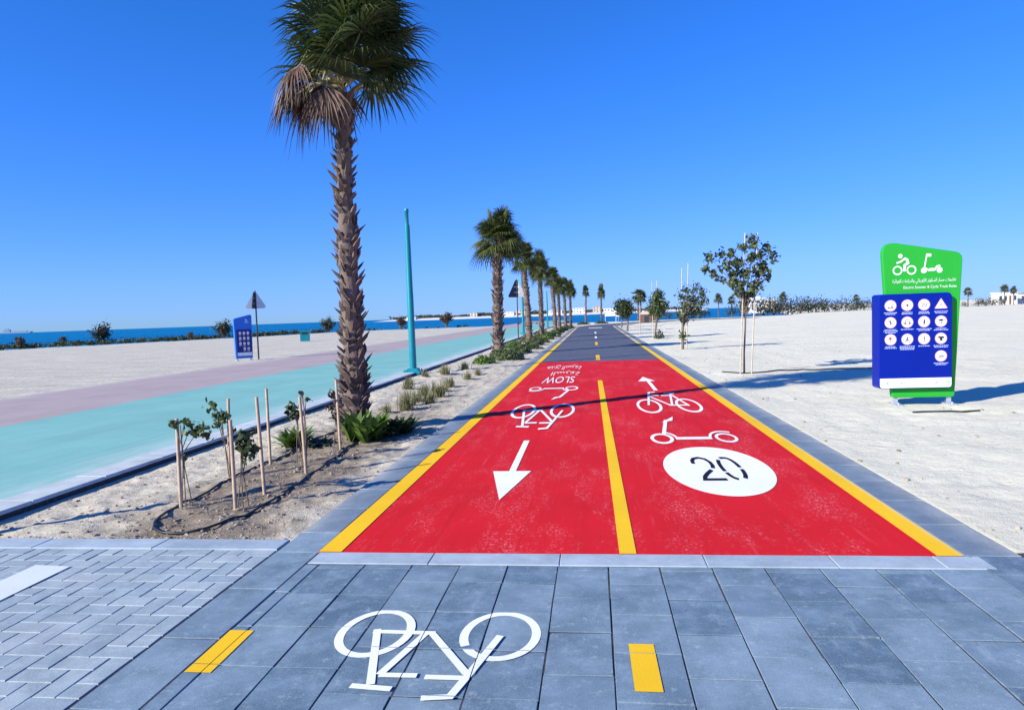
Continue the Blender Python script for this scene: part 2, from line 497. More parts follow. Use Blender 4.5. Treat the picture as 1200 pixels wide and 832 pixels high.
def gz(x, y):
    if -2.09 < x < 2.40 and y < 78: return -0.09
    if -13.25 < x < -5.3 and y < 140: return -0.09
    if y < (4.40 if x < 2.43 else 4.16) and x < 5: return -0.09
    z = -0.03
    if -5.4 < x < -2.0:
        e = min(sstep(-4.92, -4.6, x), sstep(-2.09, -2.35, x))
        e *= sstep(4.4, 4.8, y)
        n = noise.noise((x * 2.2, y * 2.2, 1.3)) * 0.030 + noise.noise((x * 6, y * 6, 4.1)) * 0.024 + noise.noise((x * 15, y * 15, 7.7)) * 0.017
        z += e * (n + 0.004 + 0.02 * noise.noise((x, y * 0.4, 3))) - 0.02 * sstep(-4.3, -4.85, x)
    elif x > 2.3:
        e = sstep(2.42, 3.0, x)
        z += e * (noise.noise((x * 0.5, y * 0.5, 2)) * 0.03 + noise.noise((x * 2.1, y * 1.7, 5)) * 0.017 + noise.noise((x * 6.5, y * 5.5, 8)) * 0.007)
        z += 0.004
        if e > 0 and y < 24 and x < 10:
            c_ = noise.cell((x * 3.1, y * 2.4, 1.0)); fx = (x * 3.1) % 1 - 0.5; fy = (y * 2.4) % 1 - 0.5
            if c_ > 0.35: z -= e * 0.018 * max(0, 1 - (fx * fx * 9 + fy * fy * 6))
    else:
        e = sstep(-13.4, -14.2, x)
        z += e * (noise.noise((x * 0.4, y * 1.3, 2)) * 0.05 + noise.noise((x * 1.4, y * 4.1, 5)) * 0.03)
    if y > 50 or x < -35:
        d = coast_dist(x, y)
        if d < 9:
            z = z * sstep(-6, 9, d) - 1.8 * sstep(9, -6, d) + (0.12 * sstep(9, 3, d) if d > 3 else 0)
    return z


def lines(*segs):
    out = []
    for a, b, s in segs:
        n = max(1, round((b - a) / s))
        out += [a + (b - a) * i / n for i in range(n)]
    out.append(segs[-1][1])
    return out


GX = lines((-3000, -400, 400), (-400, -90, 40), (-90, -14.5, 1.5), (-14.5, -13.2, 0.2), (-13.2, -5.3, 1.4), (-5.3, -4.5, 0.06), (-4.5, -2.3, 0.045), (-2.3, -2.05, 0.05),
           (-2.05, 2.36, 1.1), (2.36, 3.0, 0.08), (3.0, 9.5, 0.10), (9.5, 20, 0.5), (20, 90, 2), (90, 400, 20), (400, 3000, 260))
GY = lines((-300, -20, 40), (-20, 4.2, 3), (4.2, 10.5, 0.045), (10.5, 20, 0.11), (20, 40, 0.4), (40, 130, 1.3), (130, 300, 8), (300, 3000, 180))
gv = [(x, y, gz(x, y)) for y in GY for x in GX]
nx = len(GX)
gf = [(j * nx + i, j * nx + i + 1, (j + 1) * nx + i + 1, (j + 1) * nx + i) for j in range(len(GY) - 1) for i in range(nx - 1)]
g = MB(); g.add(gv, gf, 0, True)
tag(g.build('ground', M['ground']), kind='structure')

w = MB()
w.face([(15000 * math.cos(2 * math.pi * k / 96), 15000 * math.sin(2 * math.pi * k / 96), -0.32) for k in range(96)])
tag(w.build('sea', M['sea']), kind='structure')


# ---------------------------------------------------------------- paving and paths
def strip(mb, pts, w0, w1, z, mat=0):
    """flat ribbon along a polyline, from offset w0 to w1 to its right"""
    P = [Vector((p[0], p[1], 0)) for p in pts]
    L = []
    for i, p in enumerate(P):
        d = (P[min(i + 1, len(P) - 1)] - P[max(i - 1, 0)]).normalized()
        r = Vector((d.y, -d.x, 0))
        L.append((p + r * w0 + Vector((0, 0, z)), p + r * w1 + Vector((0, 0, z))))
    for (a, b), (c, d) in zip(L, L[1:]):
        mb.face([a, b, d, c], mat)


# bed of joint sand below every slab
j = MB()
j.box(-2.13, 5.0, -3, 4.235, -0.08, -0.0045)
j.box(-14, -2.131, -3, 4.235, -0.08, -0.008)
j.box(-2.13, 5.0, 4.236, 4.30, -0.08, -0.012)
j.box(-2.13, -1.84, 4.301, 72, -0.08, -0.012)
j.box(2.12, 2.43, 4.301, 72, -0.08, -0.012)
tag(j.build('paving_bed', M['joint']), kind='structure')

# dark slabs of the forecourt
XS = [-1.735, -1.437, -1.140, -0.846, -0.552, -0.252, 0.045, 0.343, 0.639, 0.935, 1.237, 1.539, 1.830, 2.125]
p = MB()
J = 0.0040
for i in range(len(XS) - 1):
    y = 3.342 + (0.193 if i % 2 else 0) + (0.193 if i in (0, 3) else 0)
    ys = [y + k * 0.387 for k in range(-16, 4)]
    ys = [q for q in ys if q < 3.93] + [3.99]
    for a, b in zip(ys, ys[1:]):
        p.slab(XS[i] + J, XS[i + 1] - J, a + J, b - J, -0.06, 0.0, 0.0013, 0.0018, 0, 0.0016)
tag(p.build('paving', M['slab']), kind='structure')
p = MB()                                                    # thin filler course and the outer columns
for y in range(-6, 10):
    p.slab(-1.826 + J, -1.735 - J, y * 0.42 + J + 0.2, y * 0.42 + 0.42 - J + 0.2, -0.06, 0.0, 0.004, 0.001) if y * 0.42 + 0.62 < 4 else None
for i in range(9):
    x = 2.125 + i * 0.3
    for k in range(-16, 5):
        a = 3.15 + (0.19 if i % 2 else 0) + k * 0.387
        b = min(a + 0.387, 4.20)
        if 4.2 - b < 0.13: b = 4.2
        if b - a > 0.1 and not (i == 0 and b > 4.2): p.slab(x + J, x + 0.3 - J, a + J, b - J, -0.06, 0.0, 0.0013, 0.0018, 0, 0.0016)
for i in range(13):
    p.slab(-2.125 + J, -1.826 - J, -3 + i * 0.6 + J, min(4.6, -3 + i * 0.6 + 0.6) - J, -0.06, 0.0, 0.004, 0.0012)
tag(p.build('paving_margin', M['slab']), kind='structure')



def cut_at_joints(o):
    """the paint breaks where the slabs meet"""
    bm = bmesh.new(); bm.from_mesh(o.data)
    ys_all = sorted({3.342 + 0.1935 * k for k in range(-12, 4)})
    def bis(co, no): bmesh.ops.bisect_plane(bm, geom=bm.verts[:] + bm.edges[:] + bm.faces[:], plane_co=co, plane_no=no)
    for x in XS:
        for e_ in (-0.0022, 0.0022): bis((x + e_, 0, 0), (1, 0, 0))
    for y in ys_all:
        for e_ in (-0.0022, 0.0022): bis((0, y + e_, 0), (0, 1, 0))
    kill = []
    for f in bm.faces:
        c = f.calc_center_median()
        if any(abs(c.x - x) < 0.0022 for x in XS): kill.append(f); continue
        i = max([k for k in range(len(XS)) if XS[k] <= c.x] or [0])
        off = (0.193 if i % 2 else 0) + (0.193 if i in (0, 3) else 0)
        q = (c.y - 3.342 - off) / 0.387
        if abs(q - round(q)) * 0.387 < 0.0024: kill.append(f)
    bmesh.ops.delete(bm, geom=kill, context='FACES')
    bm.to_mesh(o.data); bm.free()


# pale edging course in front of the red surface, and the one closing the block paving
e = MB()
xs = [-1.82, -1.05, -0.245, 0.62, 1.35, 1.93, 2.19]
for a, b in zip(xs, xs[1:]): e.slab(a + 0.002, b - 0.002, 4.0, 4.195, -0.06, 0.003, 0.004, 0.0008)
x = -2.135
while x > -13:
    e.slab(x - 0.9 + 0.002, x - 0.002, 4.24, 4.44, -0.06, 0.004, 0.004, 0.0015); x -= 0.9
tag(e.build('edging_course', M['edging']), kind='structure')

# herringbone block paving
b = MB()
W = 0.11
X1, Y1 = -2.135, 4.235
for iy in range(-1, 60):
    for ix in range(-1, 75):
        k = (ix - iy) % 4
        x1 = X1 - ix * W; y1 = Y1 - iy * W
        if k == 0: r = (x1 - 2 * W, x1, y1 - W, y1)
        elif k == 3: r = (x1 - W, x1, y1 - 2 * W, y1)
        else: continue
        r = (r[0], min(r[1], X1), r[2], min(r[3], Y1))
        if r[1] - r[0] < 0.05 or r[3] - r[2] < 0.05: continue
        b.slab(r[0] + 0.0024, r[1] - 0.0024, r[2] + 0.0016, r[3] - 0.0016, -0.06, -0.002, 0.003, 0.0012)
tag(b.build('block_paving', M['block']), kind='structure')

# promenade: turquoise running lane, mauve walkway, pale kerb
pr = MB()
pr.box(-9.37, -5.25, 4.45, 150, -0.08, 0.025)
tag(pr.build('turquoise_path', M['teal_path']), kind='structure')
pr = MB()
pr.box(-13.35, -9.374, -6, 150, -0.08, 0.025)
tag(pr.build('mauve_path', M['mauve_path']), kind='structure')
pr = MB()
y = 4.45
while y < 110:
    pr.slab(-5.248, -4.92, y + 0.003, y + 0.897, -0.002, 0.031, 0.005, 0.001); y += 0.9
tag(pr.build('kerb', M['kerb']), kind='structure')
pr = MB(); pr.box(-5.247, -4.93, 4.455, 110, -0.12, -0.0025)  # near-black box: the shade of the kerb's side put into its colour
tag(pr.build('kerb_side_shade', M['joint']), kind='structure')
pr = MB()
pr.box(-14, -5.25, 4.242, 4.449, -0.07, -0.004)
pr.build('paving_threshold', M['edging'])['kind'] = 'structure'

# cycle track with its borders and markings
SP = [(0.145, y) for y in (4.20, 21.2)]
CURVE = [(0.145, y) for y in (21.2, 40, 60, 72)] + [(0.145 + 30 * (1 - math.cos(a)), 72 + 30 * math.sin(a)) for a in [R(4 * k) for k in range(1, 20)]]
root = empty('cycle_track', (0, 4.2, 0), kind='structure')
root.location = (0, 0, 0)


def tpart(mb, name, m): return mb.build(name, m, root)


t = MB(); t.box(-1.83, 2.115, 4.20, 21.2, -0.07, 0.0); tpart(t, 'red_surface', M['red'])
t = MB(); strip(t, CURVE, -1.975, 1.97, 0.0); tpart(t, 'dark_surface', M['asphalt'])
bd = MB()
for side in (-1, 1):
    y = 4.6 if side < 0 else 4.205
    while y < 72:
        L = 0.6 if y < 25 else 1.8
        if side < 0: bd.slab(-2.125 + J, -1.836, y + J, y + L - J, -0.06, 0.002, 0.004, 0.001)
        else: bd.slab(2.122, 2.43, y + J, y + L - J, -0.06, 0.002, 0.004, 0.001)
        y += L
tpart(bd, 'border', M['border'])
bc = MB(); strip(bc, CURVE[3:], -2.29, -1.976, 0.002); strip(bc, CURVE[3:], 1.971, 2.29, 0.002); tpart(bc, 'border', M['border'])
for x0, x1 in ((-1.828, -1.675), (1.965, 2.113)):
    t = MB(); t.face([(x0, 4.20, 0.004), (x1, 4.20, 0.004), (x1, 34, 0.004), (x0, 34, 0.004)]); tpart(t, 'edge_line', M['yellow'])
    t = MB(); strip(t, [(0.145, 34.0)] + CURVE[1:], x0 - 0.145, x1 - 0.145, 0.004); tpart(t, 'edge_line', M['yellow_pale'])
t = MB(); t.face([(0.118, 4.20, 0.004), (0.222, 4.20, 0.004), (0.150, 15.1, 0.004), (0.05, 15.1, 0.004)]); tpart(t, 'centre_line', M['yellow'])
for x0, x1, y0, y1, m in ((0.121, 0.232, 2.646, 3.037, 'yellow'), (-1.812, -1.69, 2.69, 3.085, 'yellow'), (0.04, 0.17, 21.7, 24.1, 'yellow'), (0.04, 0.16, 31.6, 34.8, 'yellow'),
                          (0.04, 0.16, 40, 43, 'white'), (0.04, 0.16, 49, 53, 'white'), (-0.5, 0.8, 66, 68, 'white')):
    t = MB(); z = 0.0045
    t.face([(x0, y0, z), (x1, y0, z), (x1 - 0.006, y1, z), (x0 - 0.006, y1, z)]); o = tpart(t, 'lane_dash', M[m])
    if y1 < 4: cut_at_joints(o)
t = MB(); t.face([(-3.618, 1.2, 0.003), (-3.358, 1.2, 0.003), (-3.358, 3.9, 0.003), (-3.618, 3.92, 0.003)]); tpart(t, 'lane_dash', M['white_faded'])


# 2-D stencil strokes -> ground
def stroke(mb, pts, w, f, closed=False, mat=0):
    P = [Vector(q) for q in pts]
    n = len(P)
    L = []
    for i in range(n):
        if closed: d0 = (P[i] - P[i - 1]).normalized(); d1 = (P[(i + 1) % n] - P[i]).normalized()
        else:
            d0 = (P[i] - P[i - 1]).normalized() if i else (P[1] - P[0]).normalized()
            d1 = (P[i + 1] - P[i]).normalized() if i < n - 1 else d0
        n0 = Vector((-d0.y, d0.x)); n1 = Vector((-d1.y, d1.x))
        m = (n0 + n1).normalized()
        s = w / 2 / max(0.35, m.dot(n0))
        L.append((f(*(P[i] + m * s)), f(*(P[i] - m * s))))
    rng = range(n if closed else n - 1)
    for i in rng:
        a, b_ = L[i]; c, d = L[(i + 1) % n]
        mb.face([a, b_, d, c], mat)


def ell(cx, cy, rx, ry, n=40, a0=0, a1=360):
    full = abs(a1 - a0) >= 360
    return [(cx + rx * math.cos(R(a0 + (a1 - a0) * k / (n if full else n - 1))), cy + ry * math.sin(R(a0 + (a1 - a0) * k / (n if full else n - 1)))) for k in range(n)]


def bicycle(ox, oy, ys, flip, zz, m, name='bicycle_marking'):
    mb = MB()
    lev = [zz]
    def f(u, v):
        v = v * ys
        return (ox - u, oy - v, lev[0]) if flip else (ox + u, oy + v, lev[0])
    wl_ = 0.042
    stroke(mb, ell(-0.294, 0.0, 0.170, 0.225), wl_, f, True)
    lev[0] += 0.0004; stroke(mb, ell(0.312, 0.0, 0.165, 0.225), wl_, f, True)
    wl_ = 0.036
    for pts in ([(0.313, -0.03), (0.185, 0.46)], [(0.088, 0.49), (0.265, 0.475)], [(0.325, -0.005), (0.02, 0.0)], [(0.066, 0.012), (0.171, 0.385)],
                [(0.036, 0.0), (-0.2, 0.36)], [(0.171, 0.388), (0.008, 0.385)], [(-0.028, 0.395), (-0.2, 0.395)],
                [(-0.296, 0.015), (-0.205, 0.385), (-0.165, 0.536), (-0.052, 0.553)]):
        lev[0] += 0.0004
        stroke(mb, pts, wl_, f)
    return mb.build(name, m, root)


cut_at_joints(bicycle(-0.772, 3.10, 1.0, True, 0.0025, M['white']))
bicycle(-0.815, 10.56, 3.13, True, 0.004, M['white_red'])
bicycle(1.125, 10.88, 3.25, False, 0.004, M['white_red'])


def scooter(ox, oy, ys, flip, m):
    mb = MB(); lev = [0.004]
    def f(u, v):
        v = v * ys
        return (ox - u, oy - v, lev[0]) if flip else (ox + u, oy + v, lev[0])
    stroke(mb, ell(-0.365, 0, 0.112, 0.112), 0.040, f, True)
    lev[0] += 0.0004; stroke(mb, ell(0.365, 0, 0.105, 0.10), 0.034, f, True)
    lev[0] += 0.0004; stroke(mb, [(-0.32, 0.10), (-0.185, 0.545)], 0.046, f)
    lev[0] += 0.0004; mb.face([f(-0.262, 0.46), f(-0.10, 0.52), f(-0.06, 0.66), f(-0.15, 0.57)])
    lev[0] += 0.0004; stroke(mb, [(-0.21, -0.005), (0.20, -0.005)], 0.062, f)
    lev[0] += 0.0004; stroke(mb, ell(-0.36, 0, 0.165, 0.165, 12, 75, 5), 0.03, f)
    lev[0] += 0.0004; stroke(mb, ell(0.365, 0, 0.172, 0.16, 14, 175, 55), 0.03, f)
    return mb.build('scooter_marking', m, root)


scooter(1.12, 8.06, 2.5, False, M['white_red'])
scooter(-0.84, 13.66, 2.75, True, M['white_red'])

a = MB()                                                    # straight arrows
a.face([(-0.868, 8.04, 0.004), (-0.800, 8.04, 0.004), (-0.785, 6.45, 0.004), (-0.850, 6.45, 0.004)][::-1])
a.face([(-1.005, 6.452, 0.004), (-0.637, 6.452, 0.004), (-0.805, 5.43, 0.004)][::-1])
a.build('arrow_marking', M['white_red'], root)
a = MB()
a.face([(1.082, 12.95, 0.0052), (1.156, 12.95, 0.0052), (1.150, 14.72, 0.0052), (1.078, 14.72, 0.0052)])
a.face([(0.905, 14.70, 0.0052), (1.258, 14.70, 0.0052), (1.066, 15.67, 0.0052)])
a.build('arrow_marking', M['white_red'], root)

d = MB()
d.face([(1.107 + 0.482 * math.cos(2 * math.pi * k / 72), 6.522 + 1.003 * math.sin(2 * math.pi * k / 72), 0.004) for k in range(72)])
disc = d.build('speed_disc', M['white_red'], root)
d = MB()
fd = lambda u, v: (u, v, 0.008)
fs = lambda u, v: (u, 6.51 + (v - 6.51), 0.008)
def ystroke(pts, wu, ys):
    stroke(d, [(x, y / ys) for x, y in pts], wu, lambda u, v: (u, v * ys, 0.008))
ystroke([(0.918, 6.70), (0.922, 6.83), (0.950, 6.93), (1.000, 6.965), (1.055, 6.90), (1.082, 6.76), (1.084, 6.62), (1.070, 6.50)], 0.034, 2.3)
ystroke([(1.045, 6.43), (0.985, 6.29), (0.945, 6.17), (0.930, 6.065), (1.118, 6.065)], 0.034, 2.3)
for a0, a1 in ((128, 198), (206, 262), (292, 352), (2, 108)):
    pts = [(1.236 + 0.083 * (abs(math.cos(R(q))) ** 0.75) * (1 if math.cos(R(q)) > 0 else -1), 6.51 + 0.44 * math.sin(R(q))) for q in [a0 + (a1 - a0) * k / 11 for k in range(12)]]
    ystroke(pts, 0.034, 2.3)
tag(d.build('speed_numerals', M['black'], disc))


# lettering: the built-in font as mesh; Arabic is joined by hand with presentation forms
FORMS = {'ا': (0xFE8D, 0xFE8E, 0, 0), 'ب': (0xFE8F, 0xFE90, 0xFE91, 0xFE92), 'ت': (0xFE95, 0xFE96, 0xFE97, 0xFE98), 'ة': (0xFE93, 0xFE94, 0, 0),
         'ج': (0xFE9D, 0xFE9E, 0xFE9F, 0xFEA0), 'د': (0xFEA9, 0xFEAA, 0, 0), 'ر': (0xFEAD, 0xFEAE, 0, 0), 'س': (0xFEB1, 0xFEB2, 0xFEB3, 0xFEB4),
         'ع': (0xFEC9, 0xFECA, 0xFECB, 0xFECC), 'ك': (0xFED9, 0xFEDA, 0xFEDB, 0xFEDC), 'ل': (0xFEDD, 0xFEDE, 0xFEDF, 0xFEE0), 'م': (0xFEE1, 0xFEE2, 0xFEE3, 0xFEE4),
         'ه': (0xFEE9, 0xFEEA, 0xFEEB, 0xFEEC), 'و': (0xFEED, 0xFEEE, 0, 0), 'ي': (0xFEF1, 0xFEF2, 0xFEF3, 0xFEF4), 'ئ': (0xFE89, 0xFE8A, 0xFE8B, 0xFE8C)}


def arabic(s):
    out = []
    for word in s.split(' '):
        w_ = ''
        for i, ch in enumerate(word):
            jp = i > 0 and FORMS[word[i - 1]][2] != 0
            jn = i < len(word) - 1 and FORMS[ch][2] != 0
            w_ += chr(FORMS[ch][3 if jp and jn else 1 if jp else 2 if jn else 0] or FORMS[ch][1 if jp else 0])
        out.append(w_)
    return ' '.join(out)[::-1]


def text_polys(s, w, h=None):
    """faces of a line of text, scaled to width w (and height h), centred in x, base at 0"""
    cu = bpy.data.curves.new('lettering', 'FONT')
    cu.body = s; cu.resolution_u = 3
    o = bpy.data.objects.new('lettering', cu)
    COL.objects.link(o)
    dg = bpy.context.evaluated_depsgraph_get()
    me = bpy.data.meshes.new_from_object(o.evaluated_get(dg))
    vs = [v.co.copy() for v in me.vertices]
    fs = [tuple(q.vertices) for q in me.polygons]
    bpy.data.objects.remove(o); bpy.data.curves.remove(cu); bpy.data.meshes.remove(me)
    if not vs: return [], []
    x0 = min(v.x for v in vs); x1 = max(v.x for v in vs); y0 = min(v.y for v in vs); y1 = max(v.y for v in vs)
    sx = w / (x1 - x0); sy = (h / (y1 - y0)) if h else sx
    return [((v.x - (x0 + x1) / 2) * sx, (v.y - y0) * sy) for v in vs], fs


for s, cx, w_, ya, yb in (('SLOW', -0.822, 0.70, 14.75, 16.2), (arabic('السرعة'), -0.74, 0.70, 16.55, 17.9), (arabic('هدئ السرعة'), -0.85, 0.95, 18.2, 19.85)):
    vs, fs_ = text_polys(s, w_, yb - ya)
    mb = MB(); mb.add([(cx - u, yb - v, 0.004) for u, v in vs], fs_)
    mb.build('word_marking', M['white_red'], root)


# ---------------------------------------------------------------- palms
def fan(mb, hub, d, up, rad, nleaf, mat, spread=118, droop=0.25, wid=0.034, seg=3, ragged=0.15):
    d = d.normalized(); s = d.cross(up).normalized(); n = s.cross(d).normalized()
    for k in range(nleaf):
        a = R(-spread + 2 * spread * (k + 0.5) / nleaf + random.uniform(-2, 2))
        dirv = (d * math.cos(a) + s * math.sin(a)).normalized()
        L = rad * (0.80 + 0.20 * math.cos(a * 0.7)) * random.uniform(1 - ragged, 1.04)
        side = n.cross(dirv).normalized()
        cup = n * (0.10 * rad)
        prev = None
        for i in range(seg + 1):
            q = i / seg
            c = hub + dirv * (L * q) + cup * (4 * q * (1 - q)) * 0.4 + Vector((0, 0, -1)) * (droop * L * q * q * q)
            wq = wid * (0.30 + 1.5 * q if q < 0.45 else 1.0 * (1 - (q - 0.45) / 0.55) ** 0.8 + 0.04)
            l, r, c2 = c - side * wq * 0.5 + n * wq * 0.25, c + side * wq * 0.5 + n * wq * 0.25, c
            cur = (l, c2, r)
            if prev:
                n0 = len(mb.v)
                if i == 1: mb.v.extend([tuple(x) for x in prev])
                base = len(mb.v) - 3
                mb.v.extend([tuple(x) for x in cur])
                nb = base + 3
                mb.f += [(base, base + 1, nb + 1, nb), (base + 1, base + 2, nb + 2, nb + 1)]
                mb.m += [mat, mat]; mb.s += [False, False]
            prev = cur


def palm_parts(root, trunk, r0, r1, boot_rows, boot_per, crown_c, nfr, pet, rad, nleaf, ndead, mats, seed, wid=0.034, seg=3, dead_dir=None, flat=1.0, boot_len=0.1, min_el=-25, lean=Vector((0, 0, 0)), dspread=0.8, rough=1.0, pw=0.9):
    random.seed(seed)
    tr = [Vector(q) for q in trunk]
    def at(q):
        q = max(0, min(0.9999, q)) * (len(tr) - 1); i = int(q)
        return tr[i].lerp(tr[i + 1], q - i)
    def rad_at(q): return r0 + (r1 - r0) * q + (0.25 * r0 * max(0, 1 - q * 9) if True else 0)
    mb = MB()
    N = 26
    mb.tube([at(i / N) for i in range(N + 1)], [rad_at(i / N) * random.uniform(0.92, 1.06) for i in range(N + 1)], 14)
    for r_ in range(boot_rows):
        q = (r_ + 0.3) / boot_rows
        for k in range(boot_per):
            a = 2 * math.pi * (k + 0.5 * (r_ % 2)) / boot_per + random.uniform(-0.25, 0.25)
            if random.random() < 0.06: continue
            c = at(q + random.uniform(-0.4, 0.4) / boot_rows); rr = rad_at(q)
            o = Vector((math.cos(a), math.sin(a), 0)); s = Vector((-math.sin(a), math.cos(a), 0))
            L = boot_len * random.uniform(0.6, 1.45); wd = rr * 2 * math.pi / boot_per * random.uniform(0.55, 1.25) * 0.5
            out = random.uniform(0.10, 0.55 * rough) * L; tw = random.uniform(-0.6, 0.6) * L
            p0 = c + o * rr * 0.93; p1 = c + o * (rr + out * 0.45) + Vector((0, 0, L * 0.6)) + s * tw * 0.5; p2 = c + o * (rr + out) + Vector((0, 0, L)) + s * tw
            th = o * 0.018
            vs = [p0 - s * wd, p0 + s * wd, p1 - s * wd * 0.8 + th, p1 + s * wd * 0.8 + th, p2 - s * wd * 0.25, p2 + s * wd * 0.25,
                  p0 - s * wd * .8 - th * 2, p0 + s * wd * .8 - th * 2, p1 - s * wd * 0.6 - th, p1 + s * wd * 0.6 - th]
            mb.add(vs, [(0, 1, 3, 2), (2, 3, 5, 4), (0, 2, 8, 6), (1, 7, 9, 3), (8, 9, 7, 6), (2, 4, 8), (3, 9, 5), (4, 5, 9, 8)], 0)
    mb.build('trunk', mats[0], root)
    top = tr[-1]
    mb = MB()
    for k in range(nfr):
        q = (k + 0.5) / nfr
        el = R(min_el + (88 - min_el) * (q ** pw)) + random.uniform(-0.12, 0.12)
        az = k * 2.399963 + random.uniform(-0.25, 0.25)
        d = (Vector((math.cos(az) * math.cos(el), math.sin(az) * math.cos(el), math.sin(el) * flat)) + lean).normalized()
        start = top + Vector((math.cos(az), math.sin(az), 0)) * r1 * 0.6 + Vector((0, 0, (crown_c - top.z) * min(1, max(0, q + random.uniform(-0.45, 0.2)))))
        pl = pet * random.uniform(0.45, 1.15)
        mid = start + d * pl * 0.55 + Vector((0, 0, 0.04)); hub = start + d * pl + Vector((0, 0, -0.03 * pl))
        mb.tube([start, mid, hub], [0.022, 0.016, 0.011], 5, 1, caps=False)
        up = Vector((0, 0, 1)) if abs(d.z) < 0.95 else Vector((math.cos(az), math.sin(az), 0))
        up = (Quaternion(d, random.uniform(-0.6, 0.6)) @ up)
        fan(mb, hub, (d + Vector((0, 0, -0.10))), up, rad * random.uniform(0.85, 1.12), nleaf, 0, spread=random.uniform(95, 128), droop=0.22 + 0.25 * (1 - q), wid=wid, seg=seg)
    mb.build('crown', [mats[1], mats[3]], root)
    if ndead:
        mb = MB()
        for k in range(ndead):
            az = random.gauss(dead_dir, dspread) if dead_dir is not None else random.uniform(0, 6.28)
            el = R(random.uniform(-80, -35))
            d = Vector((math.cos(az) * math.cos(el), math.sin(az) * math.cos(el), math.sin(el)))
            start = top + Vector((math.cos(az), math.sin(az), 0)) * r1 * 0.9 + Vector((0, 0, random.uniform(0.0, 0.4)))
            knee = start + Vector((math.cos(az), math.sin(az), 0.1)) * pet * random.uniform(0.3, 0.75)
            hub = knee + d * pet * 0.35
            mb.tube([start, knee, hub], [0.02, 0.016, 0.012], 5, 1, caps=False)
            fan(mb, hub, d, Vector((math.cos(az), math.sin(az), 0.2)), rad * random.uniform(0.55, 0.8), max(10, nleaf * 2 // 3), 0, spread=70, droop=0.5, wid=wid * 0.85, seg=seg, ragged=0.4)
        mb.build('dead_fronds', [mats[2], mats[3]], root)


PM = (M['bark'], M['frond'], M['frond_dry'], M['petiole'])
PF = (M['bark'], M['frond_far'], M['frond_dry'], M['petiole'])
PG = 'fan palms along the planting strip'
pal = empty('fan_palm', (-3.28, 8.95, -0.03), label='large shaggy fan palm, biggest of all, its crown cut off at the top', cat='palm tree', group=PG)
palm_parts(pal, [(0, 0, -0.1), (0.01, 0, 0.45), (0.03, 0, 0.9), (0.02, 0, 1.7), (0.01, 0, 2.6), (0.015, 0, 3.5), (0.075, 0, 4.55)], 0.172, 0.088, 46, 9, 5.42, 58, 0.70, 0.80, 28, 15, PM, 11, wid=0.040, seg=4, dead_dir=3.3, boot_len=0.125, min_el=6, lean=Vector((0.36, 0, 0.22)), dspread=0.75, rough=1.5)
# two further builds serve the rest of the row
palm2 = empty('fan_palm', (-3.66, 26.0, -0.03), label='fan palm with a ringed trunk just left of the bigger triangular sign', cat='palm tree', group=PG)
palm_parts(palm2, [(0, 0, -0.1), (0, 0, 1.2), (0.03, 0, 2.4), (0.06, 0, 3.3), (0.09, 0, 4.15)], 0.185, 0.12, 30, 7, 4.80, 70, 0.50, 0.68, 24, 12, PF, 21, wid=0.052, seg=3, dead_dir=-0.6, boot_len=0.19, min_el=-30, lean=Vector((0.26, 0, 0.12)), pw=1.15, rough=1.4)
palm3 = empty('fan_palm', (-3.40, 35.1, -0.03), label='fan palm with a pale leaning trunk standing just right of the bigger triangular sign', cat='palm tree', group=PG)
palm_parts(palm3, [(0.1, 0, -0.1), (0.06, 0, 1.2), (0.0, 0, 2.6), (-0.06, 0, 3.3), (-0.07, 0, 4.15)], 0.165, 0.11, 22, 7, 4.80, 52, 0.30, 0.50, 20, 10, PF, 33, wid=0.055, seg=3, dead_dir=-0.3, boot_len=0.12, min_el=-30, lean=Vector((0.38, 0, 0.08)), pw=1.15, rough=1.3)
ROW = [(palm2, -3.18, 41.9, 0.98, 2.0, 'fan palm with a brown trunk, second to the right of the bigger triangular sign'),
       (palm3, -2.98, 51.9, 0.97, 0.2, 'fan palm in the middle of the distant cluster left of the dark track'),
       (palm2, -2.93, 59.1, 0.86, 4.0, 'shorter fan palm half hidden in the distant cluster left of the dark track'),
       (palm3, -2.85, 68.6, 0.98, 1.0, 'thin trunked fan palm next to last in the distant cluster left of the track'),
       (palm2, -2.39, 71.7, 0.89, 5.2, 'rightmost fan palm of the distant cluster left of the track'),
       (palm3, -0.98, 89.8, 0.98, 3.0, 'lone slim fan palm standing left of centre at the end of the track'),
       (palm2, 1.04, 92.6, 0.95, 0.7, 'lone slim fan palm standing right of centre at the end of the track')]
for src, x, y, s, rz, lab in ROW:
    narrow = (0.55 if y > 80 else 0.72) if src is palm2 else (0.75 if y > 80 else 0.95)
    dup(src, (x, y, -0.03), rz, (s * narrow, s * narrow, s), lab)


# ---------------------------------------------------------------- broadleaf plants
def leaf(mb, c, size, mat=0, narrow=0.6, nrm=None):
    n = nrm if nrm is not None else Vector((random.gauss(0, 1), random.gauss(0, 1), random.gauss(0, 1) + 0.6)).normalized()
    a = n.orthogonal().normalized()
    a = Quaternion(n, random.uniform(0, 6.283)) @ a
    b_ = n.cross(a)
    s = size * random.uniform(0.7, 1.3)
    c = Vector(c)
    mb.face([c - a * s * 0.5, c - a * s * 0.12 + b_ * s * narrow * 0.42 + n * s * 0.06, c + a * s * 0.28 + b_ * s * narrow * 0.36, c + a * s * 0.5,
             c + a * s * 0.28 - b_ * s * narrow * 0.36, c - a * s * 0.12 - b_ * s * narrow * 0.42 + n * s * 0.06], mat)


